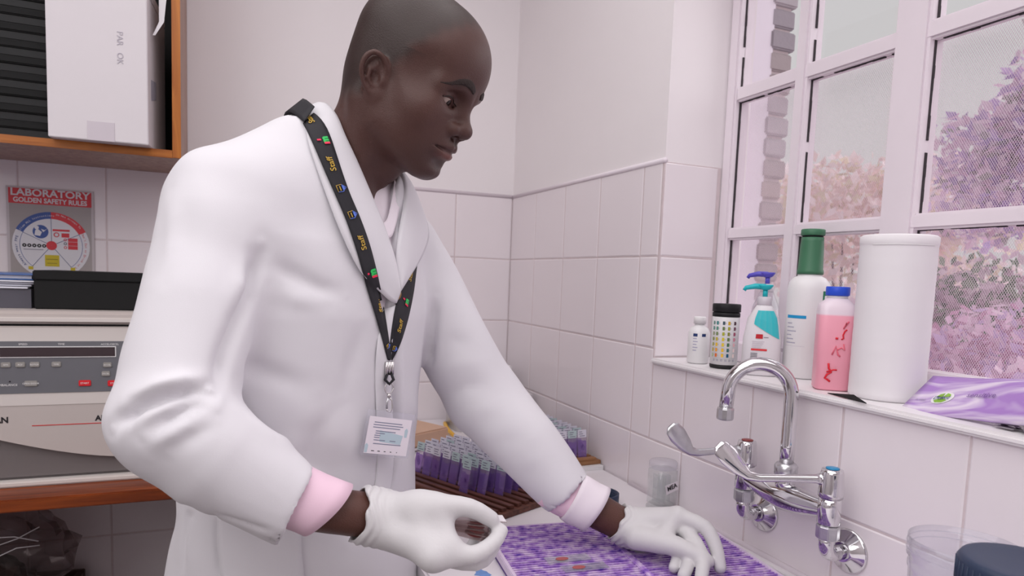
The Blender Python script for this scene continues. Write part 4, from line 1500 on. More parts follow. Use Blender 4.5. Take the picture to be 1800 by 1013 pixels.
# ------------------------------------------------------------------ far end of the worktop
mat('manila', rgb(206, 170, 146), .7, noise=.06)
mat('yellow_plastic', rgb(232, 178, 40), .4)
t = thing('file_stack', 'small stack of manila files on the worktop in front of the corner', 'files', (-.43, -.32, CZ + .0006), rotz=.5)
for k in range(3):
    MB().box((-.11, -.08, k * .004), (.11, .08, k * .004 + .0034)).build('file', ['white_card', 'grey_case', 'white_card'][k], t)
MB().box((-.105, -.075, .0125), (.105, .075, .050)).build('manila_pack', 'manila', t, bevel=.004)
cd = []
for k in range(13):
    a = k / 12
    cd.append((-.240 - .030 * math.sin(a * 2.2), -.10 - .255 * a, CZ + .0075 + .006 * math.sin(a * 3)))
tag(MB().tube(cd, .006, 10).build('yellow_handle', 'yellow_plastic'), 'curved yellow plastic handle lying on the worktop behind the sleeve', 'handle')
t = thing('rack_box', 'white plastic box with a lipped lid standing in the corner', 'box', (-.150, -.13, CZ + .0006))
MB().loft([(0, .085, .07, 6), (.17, .075, .062, 6), (.18, .075, .062, 6)], 40).build('body', 'white_plastic', t)
MB().box((-.085, -.072, .181), (.085, .072, .196)).build('lid', 'white_plastic', t, bevel=.004)
t = thing('small_carton', 'small white carton in front of the lipped white box by the wall', 'carton', (-.060, -.245, CZ + .0006))
MB().box((-.035, -.022, 0), (.035, .022, .116)).build('body', 'white_card', t, bevel=.001)
MB().box((-.0355, -.0225, .1162), (.0355, .0225, .119)).build('flap', 'white_card', t)
# ------------------------------------------------------------------ signed distance modelling for the figure
def V3(*a):
    return np.array(a, dtype=np.float64)

def s_cone(P, a, b, r1, r2):
    a = np.asarray(a, float)
    b = np.asarray(b, float)
    ba = b - a
    L2 = float(ba @ ba) + 1e-12
    h = np.clip(((P - a) @ ba) / L2, 0, 1)
    d = P - a - h[:, None] * ba
    return np.sqrt(np.einsum('ij,ij->i', d, d)) - (r1 + (r2 - r1) * h)

def s_chain(P, pts, rads, k=0.004):
    d = None
    for i in range(len(pts) - 1):
        e = s_cone(P, pts[i], pts[i + 1], rads[i], rads[i + 1])
        d = e if d is None else np.minimum(d, e)
    return d

def s_ell(P, c, r, R=None):
    q = P - np.asarray(c, float)
    if R is not None:
        q = q @ np.asarray(R, float)          # columns of R are the axes
    r = np.asarray(r, float)
    k0 = np.sqrt(np.sum((q / r) ** 2, axis=1))
    k1 = np.sqrt(np.sum((q / (r * r)) ** 2, axis=1)) + 1e-9
    return k0 * (k0 - 1.0) / k1

def smin(a, b, k):
    h = np.clip(0.5 + 0.5 * (b - a) / k, 0, 1)
    return b + (a - b) * h - k * h * (1 - h)

def smax(a, b, k):
    return -smin(-a, -b, k)

def surface_nets(F, org, h):
    s = F < 0
    nx, ny, nz = F.shape
    c = [(i, j, k) for i in (0, 1) for j in (0, 1) for k in (0, 1)]
    cnt = np.zeros((nx - 1, ny - 1, nz - 1), np.int8)
    for (i, j, k) in c:
        cnt += s[i:nx - 1 + i, j:ny - 1 + j, k:nz - 1 + k]
    act = (cnt > 0) & (cnt < 8)
    I, J, K = np.nonzero(act)
    n = len(I)
    acc = np.zeros((n, 3))
    num = np.zeros(n)
    edges = []
    for a in c:
        for ax in range(3):
            if a[ax] == 0:
                b_ = list(a)
                b_[ax] = 1
                edges.append((a, tuple(b_), ax))
    for a, b_, ax in edges:
        fa = F[I + a[0], J + a[1], K + a[2]]
        fb = F[I + b_[0], J + b_[1], K + b_[2]]
        m = (fa < 0) != (fb < 0)
        t = np.where(m, fa / (fa - fb + 1e-20), 0)
        p = np.zeros((n, 3))
        p[:] = a
        p[:, ax] += t
        acc += p * m[:, None]
        num += m
    V = (acc / num[:, None] + np.stack([I, J, K], 1)) * h + org
    idx = -np.ones(act.shape, np.int64)
    idx[I, J, K] = np.arange(n)
    quads = []
    for ax in range(3):
        sl0 = [slice(None)] * 3
        sl1 = [slice(None)] * 3
        sl0[ax] = slice(0, F.shape[ax] - 1)
        sl1[ax] = slice(1, F.shape[ax])
        s0, s1 = s[tuple(sl0)], s[tuple(sl1)]
        A = np.argwhere(s0 != s1)
        o1, o2 = (ax + 1) % 3, (ax + 2) % 3
        A = A[(A[:, o1] > 0) & (A[:, o2] > 0) & (A[:, o1] < F.shape[o1] - 1) & (A[:, o2] < F.shape[o2] - 1)]
        if len(A) == 0:
            continue
        def g(d1, d2):
            B = A.copy()
            B[:, o1] -= d1
            B[:, o2] -= d2
            return idx[B[:, 0], B[:, 1], B[:, 2]]
        q = np.stack([g(1, 1), g(0, 1), g(0, 0), g(1, 0)], 1)
        fl = ~s0[A[:, 0], A[:, 1], A[:, 2]]
        q[fl] = q[fl][:, ::-1]
        quads.append(q)
    Q = np.concatenate(quads)
    return V, Q[(Q >= 0).all(1)]

def sdf_mesh(fn, lo, hi, h, block=6):
    lo = np.asarray(lo, float)
    n = (np.ceil((np.asarray(hi, float) - lo) / (h * block)).astype(int)) * block + 1
    ncb = (n - 1) // block
    # coarse pass at block centres
    cx = [lo[a] + (np.arange(ncb[a]) + .5) * h * block for a in range(3)]
    G = np.stack(np.meshgrid(*cx, indexing='ij'), -1).reshape(-1, 3)
    D = fn(G).reshape(tuple(ncb))
    F = np.repeat(np.repeat(np.repeat(D, block, 0), block, 1), block, 2)
    F = np.pad(F, ((0, 1), (0, 1), (0, 1)), mode='edge').astype(np.float64)
    near = np.argwhere(np.abs(D) < h * block * 1.35)
    loc = np.stack(np.meshgrid(*[np.arange(block + 1)] * 3, indexing='ij'), -1).reshape(-1, 3)
    CH = 1500
    for s in range(0, len(near), CH):
        ids = (near[s:s + CH, None, :] * block + loc[None]).reshape(-1, 3)
        key = (ids[:, 0] * n[1] + ids[:, 1]) * n[2] + ids[:, 2]
        u = np.unique(key)
        k2 = u % n[2]
        j2 = (u // n[2]) % n[1]
        i2 = u // (n[2] * n[1])
        P = lo + np.stack([i2, j2, k2], 1) * h
        F[i2, j2, k2] = fn(P)
    return surface_nets(F, lo, h)

def relax(V, Q, it=1, lam=0.5):
    n = len(V)
    e = np.concatenate([Q[:, [0, 1]], Q[:, [1, 2]], Q[:, [2, 3]], Q[:, [3, 0]]])
    e = np.concatenate([e, e[:, ::-1]])
    deg = np.bincount(e[:, 0], minlength=n).astype(float)
    deg[deg == 0] = 1
    for _ in range(it):
        S = np.stack([np.bincount(e[:, 0], weights=V[e[:, 1], a], minlength=n) for a in range(3)], 1) / deg[:, None]
        V = V + lam * (S - V)
    return V

def vnormals(V, Q):
    a = V[Q[:, 2]] - V[Q[:, 0]]
    b_ = V[Q[:, 3]] - V[Q[:, 1]]
    N = np.cross(a, b_)
    out = np.zeros_like(V)
    for k in range(4):
        for ax in range(3):
            out[:, ax] += np.bincount(Q[:, k], weights=N[:, ax], minlength=len(V))
    return out / (np.linalg.norm(out, axis=1)[:, None] + 1e-12)

def np_mesh(name, V, Q, col=None):
    me = bpy.data.meshes.new(name)
    me.vertices.add(len(V))
    me.vertices.foreach_set('co', np.asarray(V, np.float32).ravel())
    me.loops.add(Q.size)
    me.loops.foreach_set('vertex_index', Q.astype(np.int32).ravel())
    me.polygons.add(len(Q))
    me.polygons.foreach_set('loop_start', np.arange(0, Q.size, 4, dtype=np.int32))
    me.polygons.foreach_set('loop_total', np.full(len(Q), 4, np.int32))
    me.update(calc_edges=True)
    me.validate()
    me.polygons.foreach_set('use_smooth', np.ones(len(me.polygons), bool))
    if col is not None:
        ca = me.color_attributes.new('Col', 'FLOAT_COLOR', 'POINT')
        c4 = np.ones((len(V), 4), np.float32)
        c4[:, :3] = col
        ca.data.foreach_set('color', c4.ravel())
    me.update()
    return me

def seg_dist(P, pts):
    d = None
    for a, b_ in zip(pts[:-1], pts[1:]):
        e = s_cone(P, a, b_, 0, 0)
        d = e if d is None else np.minimum(d, e)
    return d

def emboss(V, Q, strokes):
    """push the surface along its normal near polyline strokes: (points, width, height)"""
    N = vnormals(V, Q)
    off = np.zeros(len(V))
    for pts, w, hgt in strokes:
        pts = [np.asarray(p, float) for p in pts]
        lo = np.min(pts, axis=0) - 3 * w
        hi = np.max(pts, axis=0) + 3 * w
        m = ((V > lo) & (V < hi)).all(1)
        if not m.any():
            continue
        d = seg_dist(V[m], pts)
        e = np.minimum(np.linalg.norm(V[m] - pts[0], axis=1), np.linalg.norm(V[m] - pts[-1], axis=1))
        off[m] += hgt * np.exp(-(d / w) ** 2) * np.clip(e / (3.5 * w), 0, 1)
    return V + N * off[:, None]
# ------------------------------------------------------------------ the person
person = thing('person', 'man in a white lab coat and white gloves bending over the slides', 'person', (-.745, -1.02, 0))
PO = np.array([-.745, -1.02, 0.0])
def pobj(name, V, Q, material, parent=None, col=None):
    o = new_obj(name, np_mesh(name, np.asarray(V) - PO, Q, col), parent or person, material)
    return o

# head frame
def rotm(yaw, pitch, roll):
    cy, sy, cp, sp, cr, sr = math.cos(yaw), math.sin(yaw), math.cos(pitch), math.sin(pitch), math.cos(roll), math.sin(roll)
    Rz = np.array([[cy, -sy, 0], [sy, cy, 0], [0, 0, 1]])
    Ry = np.array([[cp, 0, sp], [0, 1, 0], [-sp, 0, cp]])
    Rx = np.array([[1, 0, 0], [0, cr, -sr], [0, sr, cr]])
    return Rz @ Ry @ Rx
HR = rotm(math.radians(-39.0), math.radians(20.5), math.radians(-1.5))
HO = np.array([-.6300, -1.0828, 1.6185])
def h2w(p):
    return HR @ np.asarray(p, float) + HO
def w2h(P):
    return (P - HO) @ HR
NB = w2h(np.array([[-.712, -1.028, 1.470]]))[0]       # neck base in the head frame
EARR = rotm(math.radians(24), 0, 0)

def crom(pts, rads, n):
    p = [np.asarray(q, float) for q in pts]
    out, ro = [], []
    for i in range(len(p) - 1):
        p0, p1, p2, p3 = p[max(0, i - 1)], p[i], p[i + 1], p[min(len(p) - 1, i + 2)]
        for k in range(n):
            t = k / n
            out.append(.5 * (2 * p1 + (p2 - p0) * t + (2 * p0 - 5 * p1 + 4 * p2 - p3) * t * t + (3 * p1 - p0 - 3 * p2 + p3) * t ** 3))
            ro.append(rads[i] + (rads[i + 1] - rads[i]) * t)
    out.append(p[-1])
    ro.append(rads[-1])
    return out, ro

def ear(P, sgn):
    # ear frame: x forward, y outward, z up, slightly flared
    q = P.copy()
    q[:, 1] *= sgn
    c = np.array([.003, .0715, .001])
    A = rotm(math.radians(-20), math.radians(-10), math.radians(-6))
    e = ((q - c) @ A) / .90
    d = s_ell(e, (-.008, .002, .002), (.0185, .0045, .029))
    hel = [(.008, .001, -.001), (.0105, .004, .014), (.004, .008, .0275), (-.009, .011, .0325), (-.0205, .012, .024), (-.0245, .012, .008), (-.020, .009, -.010), (-.011, .006, -.022)]
    hel, hr_ = crom(hel, [.003, .0036, .0040, .0042, .0042, .0038, .0035, .0035], 4)
    d = smin(d, s_chain(e, hel, hr_), .004)
    anti = [(-.004, .006, .018), (-.0125, .008, .010), (-.0135, .008, -.002), (-.008, .006, -.012)]
    d = smin(d, s_chain(e, anti, [.0028, .0034, .0034, .003]), .004)
    d = smin(d, s_ell(e, (-.003, .003, -.026), (.009, .0042, .009)), .005)
    d = smin(d, s_ell(e, (.0065, .004, -.004), (.0045, .004, .0065)), .004)
    d = smax(d, -s_ell(e, (-.0035, .008, -.001), (.0068, .0072, .0105)), .003)
    d = smax(d, -s_ell(e, (-.009, .011, .018), (.006, .005, .009)), .003)
    return d * .90

def head_sdf(W):
    P = w2h(W)
    S = P.copy()
    S[:, 1] = np.abs(S[:, 1])
    d = s_ell(P, (.013, 0, .053), (.092, .0770, .091))
    d = smin(d, s_ell(P, (.058, 0, .060), (.052, .060, .056)), .03)
    d = smin(d, s_ell(P, (-.022, 0, .078), (.062, .062, .064)), .03)
    d = smin(d, s_ell(P, (-.020, 0, .012), (.062, .064, .058)), .03)
    d = smin(d, s_ell(P, (.046, 0, -.018), (.053, .059, .076)), .03)
    d = smin(d, s_ell(S, (.058, .044, -.014), (.028, .020, .023)), .028)
    d = smin(d, s_ell(P, (.075, 0, -.044), (.030, .036, .032)), .02)
    jaw = s_chain(S, [(-.002, .055, -.026), (.012, .050, -.047), (.044, .033, -.066), (.072, .010, -.080)], [.016, .017, .016, .015])
    d = smin(d, jaw, .03)
    d = smin(d, s_ell(P, (.0775, 0, -.0790), (.018, .021, .0150)), .018)
    d = smin(d, s_ell(P, (.032, 0, -.044), (.044, .044, .030)), .03)
    # temples slightly hollow
    d = smax(d, -s_ell(S, (.072, .085, .030), (.030, .020, .028)), .02)
    # brow ridge and sockets
    d = smin(d, s_chain(S, [(.100, .010, .027), (.096, .030, .032), (.078, .048, .027)], [.0085, .0085, .007]), .014)
    d = smax(d, -s_ell(S, (.106, .032, .013), (.018, .018, .0115)), .012)
    # nose
    d = smin(d, s_chain(P, [(.0965, 0, .024), (.1045, 0, .004), (.1125, 0, -.015)], [.0065, .0075, .0100]), .012)
    d = smin(d, s_ell(P, (.1130, 0, -.0180), (.0120, .0130, .0108)), .006)
    d = smin(d, s_ell(S, (.1015, .0165, -.0215), (.0125, .0088, .0090)), .006)
    d = smax(d, -s_ell(S, (.1065, .0088, -.0315), (.0065, .0045, .0045)), .003)
    # lips
    d = smin(d, s_chain(S, [(.0880, .0290, -.0485), (.1005, .016, -.0452), (.1045, .005, -.0432), (.1035, 0, -.0442)], [.0030, .0054, .0060, .0058]), .006)
    d = smin(d, s_chain(S, [(.0875, .0275, -.0515), (.0975, .015, -.0585), (.1010, 0, -.0600)], [.0030, .0064, .0078]), .006)
    d = smax(d, -s_chain(S, [(.0900, .0325, -.0498), (.1035, .017, -.0515), (.1095, 0, -.0516)], [.0016, .0022, .0022]), .0022)
    d = smax(d, -s_ell(P, (.101, 0, -.0715), (.009, .022, .005)), .016)
    d = smax(d, -s_chain(P, [(.1065, 0, -.032), (.1090, 0, -.039)], [.0022, .0022]), .004)
    # eyes: lids round the ball with a narrow downward opening
    lid = s_ell(S, (.0805, .0320, .0105), (.0148, .0165, .0142))
    d = smin(d, lid, .004)
    d = smax(d, -s_chain(S, [(.0920, .0170, .0060), (.0950, .0275, .0065), (.0935, .0370, .0085), (.0855, .0475, .0110)], [.0014, .0046, .0046, .0012]), .0016)
    d = smax(d, -s_chain(S, [(.0965, .0215, .0180), (.0985, .0310, .0210), (.0920, .0430, .0190)], [.0010, .0012, .0010]), .003)
    # neck
    nb = NB
    nk = s_cone(P, (-.016, 0, -.012), nb, .054, .059)
    d = smin(d, nk, .03)
    d = smin(d, s_chain(S, [(-.022, .056, -.035), tuple(nb + np.array([.055, .03, .0]))], [.012, .012]), .02)
    d = smin(d, s_ell(P, tuple(nb * .55 + np.array([.046, 0, -.012])), (.014, .014, .016)), .02)
    # trapezius / upper chest under the collar
    d = smin(d, s_ell(P, tuple(nb + np.array([0, 0, -.03])), (.085, .11, .055)), .04)
    d = smin(d, ear(P, 1), .006)
    d = smin(d, ear(P, -1), .006)
    return d

hv, hq = sdf_mesh(head_sdf, HO + np.array([-.26, -.22, -.24]), HO + np.array([.22, .22, .17]), .0017)
hv = relax(hv, hq, 1, .35)
L_ = w2h(hv)
n_ = len(hv)
skin = np.array(rgb(82, 56, 51)[:3])
col = np.tile(skin, (n_, 1))
def blend(c, m):
    global col
    m = np.clip(m, 0, 1)[:, None]
    col = col * (1 - m) + np.array(c[:3]) * m
xx, yy2, zz2 = L_[:, 0], L_[:, 1], L_[:, 2]
nz = np.sin(xx * 190 + yy2 * 130) * np.sin(zz2 * 170 + yy2 * 90)
blend(rgb(95, 64, 57), .5 * np.exp(-(((xx - .075) / .03) ** 2 + ((np.abs(yy2) - .046) / .02) ** 2 + ((zz2 + .02) / .025) ** 2)))
# cropped hair: everything above and behind the hairline
hl = np.interp(zz2, [-.05, -.02, .02, .045, .07, .10, .14], [-.02, .004, .016, .040, .066, .082, .085]) - .30 * np.clip(np.abs(yy2) - .03, 0, 1) * (zz2 > .05) + .003 * nz
hair = np.clip((hl - xx) / .030 + .5, 0, 1) * np.clip((zz2 + .050 - .30 * np.clip(xx + .04, 0, 1)) / .03, 0, 1)
hair = hair * hair * (3 - 2 * hair)
earm = np.minimum(ear(L_, 1), ear(L_, -1)) < .0025
hair[earm] = 0
blend(rgb(44, 35, 33), .82 * hair)
# stubble round the mouth and chin
blend(rgb(56, 42, 40), .55 * np.exp(-(((xx - .085) / .035) ** 2 + (yy2 / .045) ** 2 + ((zz2 + .073) / .022) ** 2)))
blend(rgb(56, 42, 40), .35 * np.exp(-(((xx - .11) / .02) ** 2 + (yy2 / .03) ** 2 + ((zz2 + .036) / .006) ** 2)))
blend(rgb(44, 33, 31), .75 * np.exp(-((zz2 - (.0345 + .007 * np.sin(np.pi * np.clip((np.abs(yy2) - .012) / .036, 0, 1)) - .008 * np.clip((np.abs(yy2) - .012) / .036, 0, 1) ** 2)) / .0050) ** 2) * np.exp(-((np.abs(yy2) - .028) / .017) ** 4) * (xx > .06))
# lips
lp = np.exp(-((zz2 + .0440) / .0048) ** 4) * np.exp(-(yy2 / .024) ** 4) * (xx > .09)
blend(rgb(84, 54, 50), .7 * lp)
lp = np.exp(-((zz2 + .0590) / .0062) ** 4) * np.exp(-(yy2 / .022) ** 4) * (xx > .09)
blend(rgb(122, 78, 72), .75 * lp)
attr_mat('skin', .42, spec=.40, bump=.22, bscale=650)
MATS['skin'].node_tree.nodes['Principled BSDF'].inputs['Subsurface Weight'].default_value = .0
HEAD = (hv, hq, col)

# eyes
mat('eye_white', rgb(168, 148, 140), .25)
mat('eye_iris', rgb(34, 22, 18), .12)
for sg in (-1, 1):
    R3 = Matrix(HR.tolist()).to_4x4()
    T = Matrix.Translation(Vector(h2w((.0805, sg * .0320, .0105)) - PO)) @ R3
    e = MB().lathe([(.0001, -.0128)] + [(.0128 * math.cos(a * math.pi / 24), .0128 * math.sin(a * math.pi / 24)) for a in range(-11, 12)] + [(.0001, .0128)], 24, T)
    eo = e.build('eyeball', 'eye_white', person)
    gz = Vector((.93, sg * .02, -.36)).normalized()
    Ti = T @ gz.to_track_quat('Z', 'Y').to_matrix().to_4x4()
    MB().lathe([(.0058, .01165), (.0050, .0122), (.0001, .0131)], 20, Ti).build('iris', 'eye_iris', eo)
    # eyebrow: tapered ridge of short hair
    mat_n = 'brow_hair'
    if mat_n not in MATS:
        mat(mat_n, rgb(46, 34, 32), .8, bump=.6, bscale=600)
    hb_ = BVHTree.FromPolygons([Vector(v) for v in hv], hq.tolist()) if sg == -1 else hb_
    pts, rr_ = [], []
    for k in range(13):
        t = k / 12
        p = np.array([.108 - .030 * t * t, sg * (.012 + .036 * t), .0345 + .007 * math.sin(math.pi * min(1, t * 1.05)) - .008 * t * t])
        q = hb_.find_nearest(Vector(h2w(p)))
        pts.append(q[0] - Vector(PO) + q[1] * .0004)
        rr_.append(.0064 * math.sin(math.pi * (.14 + .85 * t)) ** .8 * (1 - .55 * t) + .0004)
    MB().tube(pts, rr_, 10, flat=.22, ref=tuple(Vector(h2w((1, 0, 0)) - HO))).build('eyebrow', mat_n, person)
    # lashes along the lid opening
    lpts = []
    for k in range(9):
        t = k / 8
        p = h2w((.0975 - .011 * t * t, sg * (.0180 + .0300 * t), .0085 + .0045 * math.sin(math.pi * t) + .004 * t))
        q = hb_.find_nearest(Vector(p))
        lpts.append(q[0] - Vector(PO) + q[1] * .0006)
    MB().tube(lpts, .0007, 6).build('eyelashes', 'eye_iris', person)
# ------------------------------------------------------------------ lab coat, shirt, arms
FA = math.radians(-57)
BF = np.array([math.cos(FA), math.sin(FA), 0.0])       # chest direction
BL = np.array([-math.sin(FA), math.cos(FA), 0.0])      # to his left
BO = np.array([-.742, -1.022, 0.0])
def b2w(f, l, u):
    return BO + f * BF + l * BL + np.array([0, 0, u])
RS, RE, RC, RW = V3(-.8560, -1.0980, 1.4340), V3(-.9160, -1.2330, 1.1850), V3(-.7835, -1.2578, 1.0835), V3(-.7018, -1.2507, 1.0623)
LS, LE, LC, LW = V3(-.5900, -.9480, 1.4020), V3(-.4560, -.9970, 1.1560), V3(-.3329, -1.0959, 1.0049), V3(-.2586, -1.1315, .9626)
NBW = V3(-.712, -1.028, 1.470)
U_ = [.40, .60, .90, 1.00, 1.10, 1.20, 1.30, 1.40, 1.46, 1.52, 1.56]
A_ = [.250, .235, .205, .192, .186, .190, .198, .192, .165, .115, .070]
B_ = [.200, .185, .158, .146, .138, .138, .140, .128, .110, .088, .070]
FC = [-.020, -.020, -.015, -.010, -.005, .000, .004, .006, .008, .014, .020]

def torso(P, grow=0.0):
    q = P - BO
    f, l, u = q @ BF, q @ BL, q[:, 2]
    a = np.interp(u, U_, A_) + grow
    b_ = np.interp(u, U_, B_) + grow
    fc = np.interp(u, U_, FC)
    x, y = l / a, (f - fc) / b_
    k0 = np.sqrt(x * x + y * y)
    k1 = np.sqrt((x / a) ** 2 + (y / b_) ** 2) + 1e-9
    d = k0 * (k0 - 1) / k1
    return smax(d, u - 1.515 - grow, .03)

def shoulders(P, grow=0.0):
    d = s_cone(P, V3(-.7590, -1.0560, 1.5120), RS + V3(.01, .005, .0), .062 + grow, .064 + grow)
    d = smin(d, s_cone(P, V3(-.7000, -1.0000, 1.5000), V3(-.7590, -1.0560, 1.5120), .060 + grow, .058 + grow), .03)
    d = smin(d, s_cone(P, V3(-.6480, -1.0010, 1.4780), LS + V3(-.01, -.005, .0), .052 + grow, .060 + grow), .03)
    return d

def vneck(P):
    """wedge cut out of the coat front for the open collar (negative inside)"""
    q = P - BO
    f, l, u = q @ BF, q @ BL, q[:, 2]
    w = np.interp(u, [1.28, 1.30, 1.42, 1.50, 1.60], [-.004, .004, .036, .060, .075])
    return np.maximum(np.abs(l - .012) - w, .02 - f)

RE_END = RE + (RC - RE) * 1.00
LE_END = LC
def coat_sdf(P):
    d = torso(P)
    d = smin(d, shoulders(P), .045)
    # right sleeve
    ra = s_chain(P, [RS, RS + (RE - RS) * .5 + V3(-.004, -.006, 0), RE], [.074, .068, .064])
    fo_ = s_chain(P, [RE + V3(.004, 0, .004), RE + (RC - RE) * .35 + V3(0, -.004, -.002), RC], [.066, .062, .047])
    arm_r = smin(ra, fo_, .012)
    cut = (P - RC) @ ((RC - RE) / np.linalg.norm(RC - RE) * .8 + V3(.12, .0, .12))
    arm_r = smax(arm_r, cut, .004)
    arm_r = smax(arm_r, -s_cone(P, RC - (RC - RE) * .3, RC + (RC - RE) * .4, .040, .044), .003)
    d = smin(d, arm_r, .016 + .045 * np.clip((P[:, 2] - 1.26) / .18, 0, 1))
    # left sleeve
    la = s_chain(P, [LS, LS + (LE - LS) * .5, LE], [.064, .064, .064])
    lf = s_chain(P, [LE, LE + (LC - LE) * .5 + V3(0, 0, .004), LC], [.064, .058, .046])
    arm_l = smin(la, lf, .012)
    dl = (LC - LE) / np.linalg.norm(LC - LE)
    arm_l = smax(arm_l, (P - LC) @ dl, .004)
    arm_l = smax(arm_l, -s_cone(P, LC - dl * .06, LC + dl * .06, .040, .042), .003)
    d = smin(d, arm_l, .014)
    # neck hole and open front
    d = smax(d, -s_cone(P, NBW + V3(-.02, .008, -.03), NBW + V3(.05, -.045, .16), .070, .085), .010)
    d = smax(d, -vneck(P), .004)
    # thin the V: keep only the shell over the shirt
    d = smax(d, .60 - P[:, 2], .01)
    return d

